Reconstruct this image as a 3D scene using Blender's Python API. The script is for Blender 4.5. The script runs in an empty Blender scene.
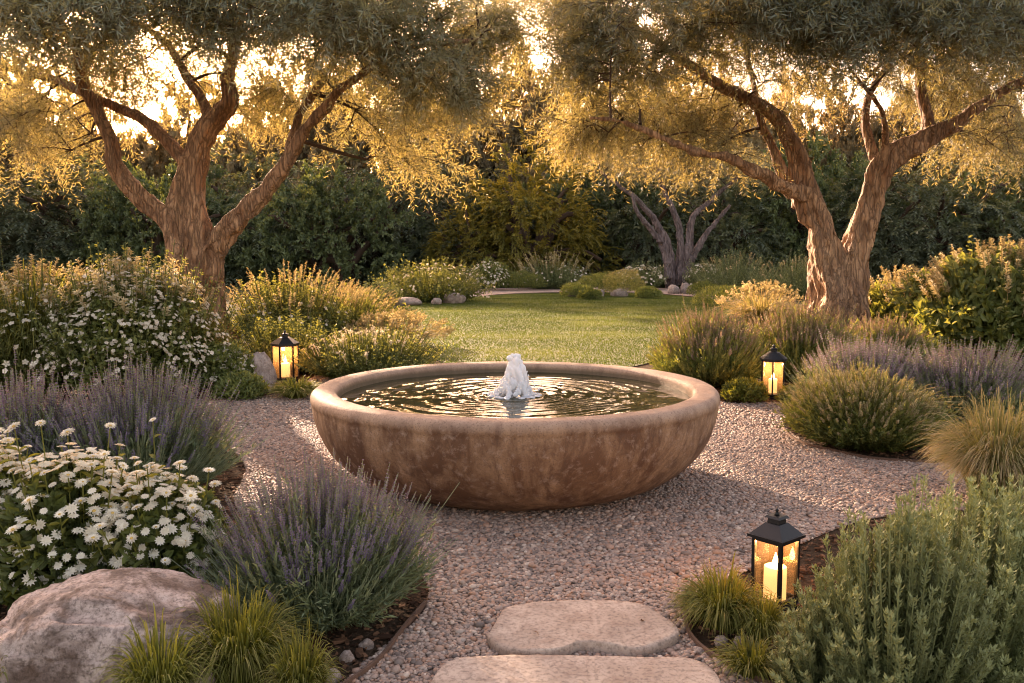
import bpy, math, random
import numpy as np
from mathutils import Vector, Matrix

# ------------------------------------------------------------------ camera, light, exposure
scene = bpy.context.scene
COL = scene.collection
R_ = math.radians
CAM_H, F_PX, HORIZON = 1.32, 885.0, 254.0
PITCH = math.atan((341.5 - HORIZON) / F_PX)

cam_data = bpy.data.cameras.new("camera")
cam_data.sensor_width = 36.0
cam_data.lens = F_PX * 36.0 / 1024.0
cam_data.clip_start, cam_data.clip_end = 0.05, 800.0
cam = bpy.data.objects.new("camera", cam_data)
COL.objects.link(cam)
cam.location = (0, 0, CAM_H)
cam.rotation_euler = (math.pi / 2 - PITCH, 0, 0)
scene.camera = cam

SUN_EL, SUN_AZ = R_(17.0), R_(-24.0)          # azimuth from +Y, negative = to the left
world = bpy.data.worlds.new("World")
scene.world = world
world.use_nodes = True
wn, wl = world.node_tree.nodes, world.node_tree.links
wn.clear()
wo = wn.new("ShaderNodeOutputWorld"); wb = wn.new("ShaderNodeBackground")
sky = wn.new("ShaderNodeTexSky"); sky.sky_type = 'NISHITA'; sky.sun_disc = False
sky.sun_elevation = SUN_EL; sky.sun_rotation = SUN_AZ
sky.dust_density = 4.0; sky.air_density = 1.0; sky.ozone_density = 0.6
tint = wn.new("ShaderNodeMix"); tint.data_type = 'RGBA'; tint.blend_type = 'MULTIPLY'
tint.inputs[0].default_value = 1.0
tint.inputs[7].default_value = (1.0, 0.715, 0.575, 1)
wl.new(sky.outputs[0], tint.inputs[6]); wl.new(tint.outputs[2], wb.inputs[0])
wb.inputs[1].default_value = 0.15
wl.new(wb.outputs[0], wo.inputs[0])

sun_d = bpy.data.lights.new("sun", 'SUN')
sun_d.energy = 3.3; sun_d.angle = R_(0.6); sun_d.color = (1.0, 0.70, 0.48)
sun = bpy.data.objects.new("sun", sun_d); COL.objects.link(sun)
sv = Vector((math.sin(SUN_AZ) * math.cos(SUN_EL), math.cos(SUN_AZ) * math.cos(SUN_EL), math.sin(SUN_EL)))
sun.rotation_euler = sv.to_track_quat('Z', 'Y').to_euler()
sun.location = (-10, 20, 12)

vs = scene.view_settings
vs.view_transform = 'Standard'; vs.look = 'None'; vs.gamma = 1.0; vs.exposure = 2.68
vs.use_curve_mapping = False
scene.cycles.use_denoising = True
scene.cycles.max_bounces = 8
scene.cycles.filter_width = 1.1
scene.cycles.transparent_max_bounces = 12
scene.cycles.sample_clamp_indirect = 6.0
scene.cycles.caustics_reflective = False
scene.cycles.caustics_refractive = False

# ------------------------------------------------------------------ pixel helpers (layout only)
cp, sp_ = math.cos(PITCH), math.sin(PITCH)
def ray(px, py):
    x = (px - 512.0) / F_PX; y = -(py - 341.5) / F_PX
    return np.array([x, cp + y * sp_, -sp_ + y * cp])
def ground(px, py, z=0.0):
    r = ray(px, py); t = (z - CAM_H) / r[2]
    return np.array([r[0] * t, r[1] * t, z])
def at(px, py, d):
    r = ray(px, py); t = d / r[1]
    return np.array([r[0] * t, d, CAM_H + r[2] * t])
def fit(x, y_front, w, y_top, k=0.7):
    d0 = ground(x, y_front)[1]; d = d0
    for _ in range(12):
        R = w / 2 * d / F_PX; d = d0 + k * R
    p = at(x, y_top, d)
    return (p[0], d, 0.0), R, p[2]

# ------------------------------------------------------------------ numpy geometry kit
def nrm(a):
    return a / np.maximum(np.linalg.norm(a, axis=-1, keepdims=True), 1e-9)
def _h(ix, iy, iz, seed):
    h = (ix.astype(np.int64) * 374761393 + iy.astype(np.int64) * 668265263 + iz.astype(np.int64) * 1274126177 + seed * 97531) & 0xffffffff
    h = ((h ^ (h >> 13)) * 1103515245) & 0xffffffff
    h = ((h ^ (h >> 16)) * 69069) & 0xffffffff
    return (h & 0xffffff) / float(0xffffff)
def vnoise(P, seed=0):
    P = np.asarray(P, float); f = np.floor(P); u = P - f; u = u * u * (3 - 2 * u)
    x, y, z = [f[..., i] for i in range(3)]; r = 0
    for dx in (0, 1):
        for dy in (0, 1):
            for dz in (0, 1):
                w = (u[..., 0] if dx else 1 - u[..., 0]) * (u[..., 1] if dy else 1 - u[..., 1]) * (u[..., 2] if dz else 1 - u[..., 2])
                r = r + w * _h(x + dx, y + dy, z + dz, seed)
    return r * 2 - 1
def fbm(P, s, octv=4, seed=0, g=0.5):
    a, r, q = 1.0, 0, np.asarray(P, float) * s
    for i in range(octv):
        r = r + a * vnoise(q, seed + i * 7); q = q * 2.03 + 11.3; a *= g
    return r

class G:
    """collects vertices, faces, and the attributes tone and tip"""
    def __init__(s): s.V = []; s.F = []; s.T = []; s.P = []; s.n = 0; s.M = []
    def add(s, V, F, tone=0.5, tip=0.0, mi=0):
        V = np.asarray(V, np.float32).reshape(-1, 3); F = np.asarray(F, np.int64)
        n = len(V)
        s.V.append(V); s.F.append(F + s.n)
        s.T.append(np.broadcast_to(np.asarray(tone, np.float32), (n,)).copy())
        s.P.append(np.broadcast_to(np.asarray(tip, np.float32), (n,)).copy())
        s.M.append(np.full(len(F), mi, np.int32))
        s.n += n
        return s
    def mesh(s, name, mats, smooth=False):
        V = np.concatenate(s.V); me = bpy.data.meshes.new(name)
        me.vertices.add(len(V)); me.vertices.foreach_set("co", V.ravel())
        lt = np.concatenate([np.full(len(f), f.shape[1], np.int32) for f in s.F])
        li = np.concatenate([f.ravel() for f in s.F]).astype(np.int32)
        me.loops.add(len(li)); me.loops.foreach_set("vertex_index", li)
        me.polygons.add(len(lt))
        ls = np.zeros(len(lt), np.int32); ls[1:] = np.cumsum(lt)[:-1]
        me.polygons.foreach_set("loop_start", ls)
        me.polygons.foreach_set("loop_total", lt)
        me.polygons.foreach_set("material_index", np.concatenate(s.M))
        me.polygons.foreach_set("use_smooth", np.full(len(lt), bool(smooth)))
        me.update(calc_edges=True)
        for nm, arr in (("tone", s.T), ("tip", s.P)):
            a = me.attributes.new(nm, 'FLOAT', 'POINT'); a.data.foreach_set("value", np.concatenate(arr).astype(np.float32))
        for m in (mats if isinstance(mats, (list, tuple)) else [mats]):
            if m: me.materials.append(m)
        me.validate(verbose=False)
        return me
    def obj(s, name, mats, parent=None, smooth=False, kind=None):
        return link(name, s.mesh(name, mats, smooth), parent, kind)

def link(name, me, parent=None, kind=None, label=None):
    o = bpy.data.objects.new(name, me); COL.objects.link(o)
    if parent is not None: o.parent = parent
    if kind: o["kind"] = kind
    if label: o["label"] = label
    return o
def thing(name, label, cat, loc=(0, 0, 0), rz=0.0, group=None):
    o = bpy.data.objects.new(name, None); COL.objects.link(o)
    o.empty_display_size = 0.2
    o.location = loc; o.rotation_euler = (0, 0, rz)
    return tag(o, label, cat, group)
def tag(o, label, cat, group=None):
    o["label"] = label; o["category"] = cat
    if group: o["group"] = group
    return o
def copy_tree(o, parent=None):
    c = o.copy(); COL.objects.link(c)
    if parent is not None: c.parent = parent
    for ch in [x for x in bpy.data.objects if x.parent == o]: copy_tree(ch, c)
    return c

def rep(a, k): return np.repeat(np.asarray(a, np.float32), k)
def perp(D, rng):
    r = nrm(rng.normal(size=D.shape)); return nrm(np.cross(D, r))
def leaves(g, B, D, N, L, W, tone, tip, bend=0.15, mid=0.42):
    """diamond leaves, one folded quad each"""
    n = len(B); L = np.broadcast_to(L, (n,))[:, None]; W = np.broadcast_to(W, (n,))[:, None]
    S = nrm(np.cross(D, N)); N2 = nrm(np.cross(S, D))
    m = B + D * L * mid + N2 * L * bend * 0.5
    V = np.stack([B, m + S * W * 0.5, B + D * L - N2 * L * bend * 0.4, m - S * W * 0.5], 1)
    F = np.arange(n * 4).reshape(n, 4)
    g.add(V, F, rep(np.broadcast_to(tone, (n,)), 4), rep(np.broadcast_to(tip, (n,)), 4))
def oval_leaves(g, B, D, N, L, W, tone, tip, bend=0.2):
    """six-sided leaves with a centre fold: two quads each"""
    n = len(B); L = np.broadcast_to(L, (n,))[:, None]; W = np.broadcast_to(W, (n,))[:, None]
    S = nrm(np.cross(D, N)); N2 = nrm(np.cross(S, D))
    def pt(t, s, z): return B + D * L * t + S * W * s + N2 * L * z
    V = np.stack([pt(0, 0, 0), pt(.3, .5, bend * .7), pt(.72, .38, bend * .5), pt(1, 0, -bend * .5), pt(.72, -.38, bend * .5), pt(.3, -.5, bend * .7)], 1)
    b = np.arange(n)[:, None] * 6
    F = np.concatenate([b + np.array([[0, 1, 2, 3]]), b + np.array([[0, 3, 4, 5]])])
    g.add(V, F, rep(np.broadcast_to(tone, (n,)), 6), rep(np.broadcast_to(tip, (n,)), 6))
def ribbons(g, P, W, side, tone, tip):
    """P (n,s,3) paths, W (n,s) widths, side (n,3)"""
    n, s, _ = P.shape; sd = side[:, None, :] * W[..., None] * 0.5
    V = np.stack([P - sd, P + sd], 2).reshape(-1, 3)
    b = (np.arange(n)[:, None] * s + np.arange(s - 1)[None]).ravel()[:, None] * 2
    F = b + np.array([[0, 1, 3, 2]])
    g.add(V, F, rep(tone, s * 2), np.repeat(np.broadcast_to(tip, (n, s)).ravel(), 2))
def tubes(g, P, Rr, k, tone, tip=0.0, rough=0.0, seed=0, cap=False):
    P = np.asarray(P, float); n, s, _ = P.shape
    T = nrm(np.gradient(P, axis=1))
    ref = np.zeros_like(T); ref[..., 0] = 0.31; ref[..., 1] = 0.9; ref[..., 2] = 0.29
    U = nrm(np.cross(T, ref)); W = np.cross(T, U)
    a = np.arange(k) * 2 * math.pi / k
    ring = U[:, :, None, :] * np.cos(a)[None, None, :, None] + W[:, :, None, :] * np.sin(a)[None, None, :, None]
    V = P[:, :, None, :] + ring * Rr[:, :, None, None]
    if rough: V = P[:, :, None, :] + ring * (Rr[:, :, None] * (1 + rough * fbm(V, 9, 3, seed)))[..., None]
    i = np.arange(n)[:, None, None] * s * k + np.arange(s - 1)[None, :, None] * k
    j = np.arange(k)[None, None, :]; j2 = (j + 1) % k
    F = np.stack([i + j, i + j2, i + k + j2, i + k + j], -1).reshape(-1, 4)
    g.add(V.reshape(-1, 3), F, rep(np.broadcast_to(tone, (n,)), s * k), np.repeat(np.broadcast_to(tip, (n, s)).ravel(), k))
    if cap:
        for q in range(n):
            o = g.n - n * s * k + q * s * k
            g.F.append(np.array([list(range(o, o + k))[::-1], list(range(o + (s - 1) * k, o + s * k))])); g.M.append(np.zeros(2, np.int32))
def bez(A, B, C, s):
    t = np.linspace(0, 1, s)[None, :, None]
    return A[:, None] * (1 - t) ** 2 + 2 * B[:, None] * t * (1 - t) + C[:, None] * t * t
def spline(pts, n):
    """Catmull-Rom through pts (k,m) -> (n,m)"""
    p = np.asarray(pts, float); p = np.vstack([2 * p[0] - p[1], p, 2 * p[-1] - p[-2]])
    u = np.linspace(0, len(p) - 3 - 1e-6, n); i = u.astype(int); t = (u - i)[:, None]
    a, b, c, d = p[i], p[i + 1], p[i + 2], p[i + 3]
    return 0.5 * (2 * b + (c - a) * t + (2 * a - 5 * b + 4 * c - d) * t ** 2 + (3 * b - a - 3 * c + d) * t ** 3)
def ico(sub):
    import bmesh
    bm = bmesh.new(); bmesh.ops.create_icosphere(bm, subdivisions=sub, radius=1.0)
    V = np.array([v.co[:] for v in bm.verts]); F = np.array([[v.index for v in f.verts] for f in bm.faces]); bm.free()
    return V, F
def inst(g, TV, TF, pos, rot, scl, tone, tip=0.0, mi=0):
    """copies a template at pos (n,3), rot (n,3,3), scl (n,3)"""
    n = len(pos); V = np.einsum('nij,nkj->nki', rot, TV[None] * scl[:, None, :]) + pos[:, None]
    F = (TF[None] + (np.arange(n) * len(TV))[:, None, None]).reshape(-1, TF.shape[1])
    g.add(V, F, rep(np.broadcast_to(tone, (n,)), len(TV)), rep(np.broadcast_to(tip, (n,)), len(TV)), mi)
def rots(n, rng, tilt=3.2):
    z = rng.uniform(0, 2 * math.pi, n); a = rng.uniform(-tilt, tilt, n); c, s = np.cos(z), np.sin(z); ca, sa = np.cos(a), np.sin(a)
    Rz = np.zeros((n, 3, 3)); Rz[:, 0, 0] = c; Rz[:, 0, 1] = -s; Rz[:, 1, 0] = s; Rz[:, 1, 1] = c; Rz[:, 2, 2] = 1
    Rx = np.zeros((n, 3, 3)); Rx[:, 0, 0] = 1; Rx[:, 1, 1] = ca; Rx[:, 1, 2] = -sa; Rx[:, 2, 1] = sa; Rx[:, 2, 2] = ca
    return Rz @ Rx
def frame_rot(D, rng):
    """rotation matrices whose z axis is D"""
    U = perp(D, rng); W = np.cross(D, U); return np.stack([U, W, D], -1)
def lathe(g, prof, k=96, tone=0.5, wob=0.0, seed=0):
    prof = np.asarray(prof, float); a = np.arange(k) * 2 * math.pi / k
    V = np.zeros((len(prof), k, 3)); V[..., 0] = prof[:, :1] * np.cos(a); V[..., 1] = prof[:, :1] * np.sin(a); V[..., 2] = prof[:, 1:2]
    if wob:
        w = fbm(V.reshape(-1, 3), 3.1, 4, seed).reshape(V.shape[:2])
        V[..., :2] *= (1 + wob * w)[..., None]
    i = np.arange(len(prof) - 1)[:, None] * k; j = np.arange(k)[None]; j2 = (j + 1) % k
    g.add(V.reshape(-1, 3), np.stack([i + j, i + j2, i + k + j2, i + k + j], -1).reshape(-1, 4), tone)
def box(g, c, s, rz=0.0, taper=1.0, mi=0, tone=.5):
    c = np.array(c, float); x, y, z = np.array(s, float) / 2
    V = np.array([[-x, -y, -z], [x, -y, -z], [x, y, -z], [-x, y, -z], [-x * taper, -y * taper, z], [x * taper, -y * taper, z], [x * taper, y * taper, z], [-x * taper, y * taper, z]])
    co, si = math.cos(rz), math.sin(rz); V[:, :2] = V[:, :2] @ np.array([[co, si], [-si, co]])
    g.add(V + c, [[0, 3, 2, 1], [4, 5, 6, 7], [0, 1, 5, 4], [1, 2, 6, 5], [2, 3, 7, 6], [3, 0, 4, 7]], tone, mi=mi)
def inside(P, poly):
    x, y = P[:, 0], P[:, 1]; r = np.zeros(len(P), bool); n = len(poly)
    for i in range(n):
        x1, y1 = poly[i][:2]; x2, y2 = poly[(i + 1) % n][:2]
        c = ((y1 > y) != (y2 > y)) & (x < (x2 - x1) * (y - y1) / (y2 - y1 + 1e-12) + x1); r ^= c
    return r

# ------------------------------------------------------------------ materials
def mat(name):
    m = bpy.data.materials.new(name); m.use_nodes = True
    nt = m.node_tree; nt.nodes.clear()
    return m, nt.nodes, nt.links
def rgba(c): return (c[0], c[1], c[2], 1.0)
def mix(n, l, fac, a, b, blend='MIX'):
    x = n.new("ShaderNodeMix"); x.data_type = 'RGBA'; x.blend_type = blend
    for k, v in ((0, fac), (6, a), (7, b)):
        if isinstance(v, bpy.types.NodeSocket): l.new(v, x.inputs[k])
        elif k == 0: x.inputs[0].default_value = v
        else: x.inputs[k].default_value = rgba(v)
    return x.outputs[2]
def noise(n, l, vec, scale, detail=4, rough=0.55, dist=0.0):
    t = n.new("ShaderNodeTexNoise"); t.inputs['Scale'].default_value = scale; t.inputs['Detail'].default_value = detail
    t.inputs['Roughness'].default_value = rough; t.inputs['Distortion'].default_value = dist
    if vec is not None: l.new(vec, t.inputs['Vector'])
    return t.outputs[0]
def ramp(n, l, v, stops):
    r = n.new("ShaderNodeValToRGB"); l.new(v, r.inputs[0]); e = r.color_ramp.elements
    while len(e) < len(stops): e.new(0.5)
    for k, (p, c) in enumerate(stops): e[k].position = p; e[k].color = rgba(c) if not isinstance(c, (int, float)) else (c, c, c, 1)
    return r.outputs[0]
def mapping(n, l, vec, scale):
    m = n.new("ShaderNodeMapping"); m.inputs['Scale'].default_value = scale; l.new(vec, m.inputs[0]); return m.outputs[0]
def bump(n, l, h, strength, dist, prev=None):
    b = n.new("ShaderNodeBump"); b.inputs['Strength'].default_value = strength; b.inputs['Distance'].default_value = dist
    l.new(h, b.inputs['Height'])
    if prev is not None: l.new(prev, b.inputs['Normal'])
    return b.outputs[0]
def attr(n, name):
    a = n.new("ShaderNodeAttribute"); a.attribute_name = name; return a.outputs['Fac']
def leafmat(name, c1, c2, tipc=None, trans=None, tf=0.45, rough=0.55, spec=0.3):
    m, n, l = mat(name)
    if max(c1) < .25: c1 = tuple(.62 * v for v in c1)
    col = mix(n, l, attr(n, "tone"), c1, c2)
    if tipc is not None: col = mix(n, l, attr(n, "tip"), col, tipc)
    oi = n.new("ShaderNodeObjectInfo")
    h = n.new("ShaderNodeHueSaturation"); l.new(col, h.inputs['Color'])
    mr = n.new("ShaderNodeMapRange"); mr.inputs[3].default_value = 0.85; mr.inputs[4].default_value = 1.15
    l.new(oi.outputs['Random'], mr.inputs[0]); l.new(mr.outputs[0], h.inputs['Value'])
    col = h.outputs[0]
    p = n.new("ShaderNodeBsdfPrincipled"); l.new(col, p.inputs['Base Color'])
    p.inputs['Roughness'].default_value = rough; p.inputs['Specular IOR Level'].default_value = spec
    t = n.new("ShaderNodeBsdfTranslucent")
    if trans is not None: l.new(mix(n, l, 1.0, col, trans, 'MULTIPLY'), t.inputs[0])
    else: l.new(col, t.inputs[0])
    ms = n.new("ShaderNodeMixShader"); ms.inputs[0].default_value = tf
    l.new(p.outputs[0], ms.inputs[1]); l.new(t.outputs[0], ms.inputs[2])
    o = n.new("ShaderNodeOutputMaterial"); l.new(ms.outputs[0], o.inputs[0])
    return m
def simple(name, col, rough=0.6, metal=0.0, spec=0.5, vary=None, bumps=None):
    m, n, l = mat(name); p = n.new("ShaderNodeBsdfPrincipled")
    p.inputs['Roughness'].default_value = rough; p.inputs['Metallic'].default_value = metal; p.inputs['Specular IOR Level'].default_value = spec
    tc = n.new("ShaderNodeTexCoord").outputs['Object']
    if vary: l.new(mix(n, l, ramp(n, l, noise(n, l, tc, vary[1], 5), [(.3, 0), (.7, 1)]), col, vary[0]), p.inputs['Base Color'])
    else: p.inputs['Base Color'].default_value = rgba(col)
    if bumps: l.new(bump(n, l, noise(n, l, tc, bumps[0], 5), bumps[1], bumps[2]), p.inputs['Normal'])
    o = n.new("ShaderNodeOutputMaterial"); l.new(p.outputs[0], o.inputs[0])
    return m

def mat_bark(name, dark, lightc, scale=1.0):
    m, n, l = mat(name); p = n.new("ShaderNodeBsdfPrincipled"); p.inputs['Roughness'].default_value = 0.75
    tc = n.new("ShaderNodeTexCoord").outputs['Object']
    st = mapping(n, l, tc, (8 * scale, 8 * scale, 1.5 * scale))
    wn_ = n.new("ShaderNodeMix"); wn_.data_type = 'RGBA'; wn_.inputs[0].default_value = 0.22; l.new(st, wn_.inputs[6])
    nz = n.new("ShaderNodeTexNoise"); nz.inputs['Scale'].default_value = 1.0; nz.inputs['Detail'].default_value = 5; l.new(st, nz.inputs['Vector'])
    sc_ = n.new("ShaderNodeVectorMath"); sc_.operation = 'SCALE'; sc_.inputs[3].default_value = 5.0; l.new(nz.outputs[1], sc_.inputs[0]); l.new(sc_.outputs[0], wn_.inputs[7])
    v = n.new("ShaderNodeTexVoronoi"); v.feature = 'DISTANCE_TO_EDGE'; v.inputs['Scale'].default_value = 2.5; l.new(wn_.outputs[2], v.inputs['Vector'])
    crack = ramp(n, l, v.outputs[0], [(0.0, 0), (0.20, 1)])
    big = ramp(n, l, noise(n, l, mapping(n, l, tc, (1, 1, .35)), 5.5 * scale, 6, .6, .8), [(.4, 0), (.6, 1)])
    fine = noise(n, l, st, 5, 7, .7)
    col = mix(n, l, big, dark, lightc)
    col = mix(n, l, ramp(n, l, fine, [(.42, 0), (.62, .8)]), col, (lightc[0] * .42, lightc[1] * .40, lightc[2] * .42))
    col = mix(n, l, ramp(n, l, crack, [(0, .65), (.6, 0)]), col, (dark[0] * .3, dark[1] * .3, dark[2] * .3))
    l.new(col, p.inputs['Base Color'])
    b = bump(n, l, fine, 0.9, 0.03); b = bump(n, l, crack, 0.8, 0.03, b); l.new(b, p.inputs['Normal'])
    o = n.new("ShaderNodeOutputMaterial"); l.new(p.outputs[0], o.inputs[0])
    return m

def mat_soil():
    m, n, l = mat("soil"); p = n.new("ShaderNodeBsdfPrincipled"); p.inputs['Roughness'].default_value = 1.0; p.inputs['Specular IOR Level'].default_value = 0.05
    tc = n.new("ShaderNodeTexCoord").outputs['Object']
    a = noise(n, l, tc, 2.0, 6); b_ = noise(n, l, tc, 45, 5, .7)
    col = mix(n, l, a, (0.03, 0.022, 0.014), (0.075, 0.05, 0.032))
    col = mix(n, l, ramp(n, l, b_, [(.45, 0), (.7, .8)]), col, (0.13, 0.085, 0.055))
    far = mix(n, l, noise(n, l, tc, 5.0, 6), (0.03, 0.035, 0.014), (0.07, 0.06, 0.03))
    sep = n.new("ShaderNodeSeparateXYZ"); l.new(tc, sep.inputs[0])
    fr = n.new("ShaderNodeMapRange"); fr.inputs[1].default_value = 12; fr.inputs[2].default_value = 20; l.new(sep.outputs[1], fr.inputs[0])
    col = mix(n, l, fr.outputs[0], col, far)
    l.new(col, p.inputs['Base Color']); l.new(bump(n, l, b_, .8, .03), p.inputs['Normal'])
    o = n.new("ShaderNodeOutputMaterial"); l.new(p.outputs[0], o.inputs[0]); return m
PEB = [(0.0, (0.077, 0.059, 0.049)), (0.2, (0.181, 0.134, 0.108)), (0.36, (0.310, 0.225, 0.177)), (0.52, (0.396, 0.265, 0.195)), (0.66, (0.327, 0.174, 0.101)), (0.8, (0.353, 0.285, 0.231)), (0.92, (0.499, 0.372, 0.282)), (1.0, (0.585, 0.475, 0.376))]
def mat_gravel():
    m, n, l = mat("gravel"); p = n.new("ShaderNodeBsdfPrincipled"); p.inputs['Roughness'].default_value = 0.8
    tc = n.new("ShaderNodeTexCoord").outputs['Object']
    v = n.new("ShaderNodeTexVoronoi"); v.inputs['Scale'].default_value = 34; l.new(tc, v.inputs['Vector'])
    bw = n.new("ShaderNodeSeparateXYZ"); l.new(v.outputs[1], bw.inputs[0])
    col = ramp(n, l, bw.outputs[0], PEB)
    l.new(mix(n, l, 0.2, col, (0.3, 0.2, 0.16)), p.inputs['Base Color'])
    inv = ramp(n, l, v.outputs[0], [(0, 1), (.8, 0)])
    l.new(bump(n, l, inv, .9, .012), p.inputs['Normal'])
    o = n.new("ShaderNodeOutputMaterial"); l.new(p.outputs[0], o.inputs[0]); return m
def mat_pebble():
    m, n, l = mat("pebbles"); p = n.new("ShaderNodeBsdfPrincipled"); p.inputs['Roughness'].default_value = 0.62
    tc = n.new("ShaderNodeTexCoord").outputs['Object']
    col = ramp(n, l, attr(n, "tone"), PEB)
    col = mix(n, l, ramp(n, l, noise(n, l, tc, 160, 3), [(.35, 0), (.7, .35)]), col, (0.2, 0.15, 0.12))
    l.new(col, p.inputs['Base Color'])
    o = n.new("ShaderNodeOutputMaterial"); l.new(p.outputs[0], o.inputs[0]); return m
def mat_rock(name, a, b, c, sc=1.0, bstr=.7):
    m, n, l = mat(name); p = n.new("ShaderNodeBsdfPrincipled"); p.inputs['Roughness'].default_value = 0.85
    tc = n.new("ShaderNodeTexCoord").outputs['Object']
    n1 = noise(n, l, tc, 4.5 * sc, 8, .62, .6); n2 = noise(n, l, tc, 16 * sc, 8, .68, .4); n3 = noise(n, l, tc, 75 * sc, 5, .7)
    col = mix(n, l, ramp(n, l, n1, [(.42, 0), (.56, 1)]), a, b)
    col = mix(n, l, ramp(n, l, n2, [(.5, 0), (.66, .75)]), col, c)
    col = mix(n, l, ramp(n, l, n3, [(.38, .55), (.52, 0)]), col, (c[0] * .35, c[1] * .35, c[2] * .35))
    l.new(col, p.inputs['Base Color'])
    h = bump(n, l, n3, bstr * .6, .008); h = bump(n, l, n2, bstr, .02, h); l.new(h, p.inputs['Normal'])
    o = n.new("ShaderNodeOutputMaterial"); l.new(p.outputs[0], o.inputs[0]); return m
def mat_bowl():
    m, n, l = mat("aged_bowl_stone"); p = n.new("ShaderNodeBsdfPrincipled"); p.inputs['Roughness'].default_value = 0.7
    tc = n.new("ShaderNodeTexCoord").outputs['Object']
    n1 = noise(n, l, mapping(n, l, tc, (1, 1, .45)), 4.2, 8, .66, .6)
    n2 = noise(n, l, mapping(n, l, tc, (1, 1, .22)), 8.5, 8, .7, .7)
    n3 = noise(n, l, tc, 26, 8, .7, .3); n4 = noise(n, l, tc, 110, 5, .7)
    col = mix(n, l, ramp(n, l, n1, [(.42, 0), (.58, 1)]), (0.125, 0.055, 0.023), (0.32, 0.185, 0.10))
    col = mix(n, l, ramp(n, l, n2, [(.50, 0), (.62, .8)]), col, (0.095, 0.040, 0.018))
    col = mix(n, l, ramp(n, l, n3, [(.52, 0), (.7, .5)]), col, (0.46, 0.33, 0.25))
    col = mix(n, l, ramp(n, l, n3, [(.28, .6), (.42, 0)]), col, (0.09, 0.045, 0.028))
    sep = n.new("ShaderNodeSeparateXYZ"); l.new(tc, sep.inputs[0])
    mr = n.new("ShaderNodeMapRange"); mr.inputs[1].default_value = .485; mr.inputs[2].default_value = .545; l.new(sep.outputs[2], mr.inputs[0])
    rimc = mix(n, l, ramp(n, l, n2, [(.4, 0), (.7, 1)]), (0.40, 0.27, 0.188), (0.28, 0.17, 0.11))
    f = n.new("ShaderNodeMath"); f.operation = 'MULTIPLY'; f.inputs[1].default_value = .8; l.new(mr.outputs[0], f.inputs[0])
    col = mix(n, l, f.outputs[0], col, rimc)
    col = mix(n, l, ramp(n, l, n4, [(.36, .65), (.47, 0)]), col, (0.1, 0.055, 0.035))
    ln_ = n.new("ShaderNodeVectorMath"); ln_.operation = 'LENGTH'; fl_ = mapping(n, l, tc, (1, 1, 0)); l.new(fl_, ln_.inputs[0])
    i1 = n.new("ShaderNodeMath"); i1.operation = 'LESS_THAN'; i1.inputs[1].default_value = 1.045; l.new(ln_.outputs['Value'], i1.inputs[0])
    i2 = n.new("ShaderNodeMapRange"); i2.inputs[1].default_value = .528; i2.inputs[2].default_value = .505; l.new(sep.outputs[2], i2.inputs[0])
    i0 = n.new("ShaderNodeMath"); i0.operation = 'GREATER_THAN'; i0.inputs[1].default_value = .30; l.new(sep.outputs[2], i0.inputs[0])
    i5 = n.new("ShaderNodeMath"); i5.operation = 'MULTIPLY'; l.new(i0.outputs[0], i5.inputs[0]); l.new(i1.outputs[0], i5.inputs[1])
    i3 = n.new("ShaderNodeMath"); i3.operation = 'MULTIPLY'; l.new(i5.outputs[0], i3.inputs[0]); l.new(i2.outputs[0], i3.inputs[1])
    i4 = n.new("ShaderNodeMath"); i4.operation = 'MULTIPLY'; i4.inputs[1].default_value = .85; l.new(i3.outputs[0], i4.inputs[0])
    col = mix(n, l, i4.outputs[0], col, (0.075, 0.05, 0.022))
    l.new(col, p.inputs['Base Color'])
    h = bump(n, l, n4, .35, .004); h = bump(n, l, n3, .5, .01, h); l.new(h, p.inputs['Normal'])
    o = n.new("ShaderNodeOutputMaterial"); l.new(p.outputs[0], o.inputs[0]); return m
def mat_water():
    m, n, l = mat("water"); p = n.new("ShaderNodeBsdfPrincipled")
    p.inputs['Base Color'].default_value = (0.028, 0.026, 0.010, 1); p.inputs['Roughness'].default_value = 0.03
    p.inputs['Specular IOR Level'].default_value = 0.4; p.inputs['IOR'].default_value = 1.33
    tc = n.new("ShaderNodeTexCoord").outputs['Object']
    l.new(bump(n, l, noise(n, l, tc, 9, 3, .5, .8), .12, .01), p.inputs['Normal'])
    o = n.new("ShaderNodeOutputMaterial"); l.new(p.outputs[0], o.inputs[0]); return m
def mat_foam():
    m, n, l = mat("foaming_water"); p = n.new("ShaderNodeBsdfPrincipled")
    p.inputs['Base Color'].default_value = (0.86, 0.86, 0.88, 1); p.inputs['Roughness'].default_value = 0.18
    p.inputs['Transmission Weight'].default_value = 0.15; p.inputs['IOR'].default_value = 1.33
    t = n.new("ShaderNodeBsdfTranslucent"); t.inputs[0].default_value = (.9, .9, .9, 1)
    ms = n.new("ShaderNodeMixShader"); ms.inputs[0].default_value = .35; l.new(p.outputs[0], ms.inputs[1]); l.new(t.outputs[0], ms.inputs[2])
    tc = n.new("ShaderNodeTexCoord").outputs['Object']
    l.new(bump(n, l, noise(n, l, tc, 55, 4, .6), .5, .006), p.inputs['Normal'])
    o = n.new("ShaderNodeOutputMaterial"); l.new(ms.outputs[0], o.inputs[0]); return m
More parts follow.
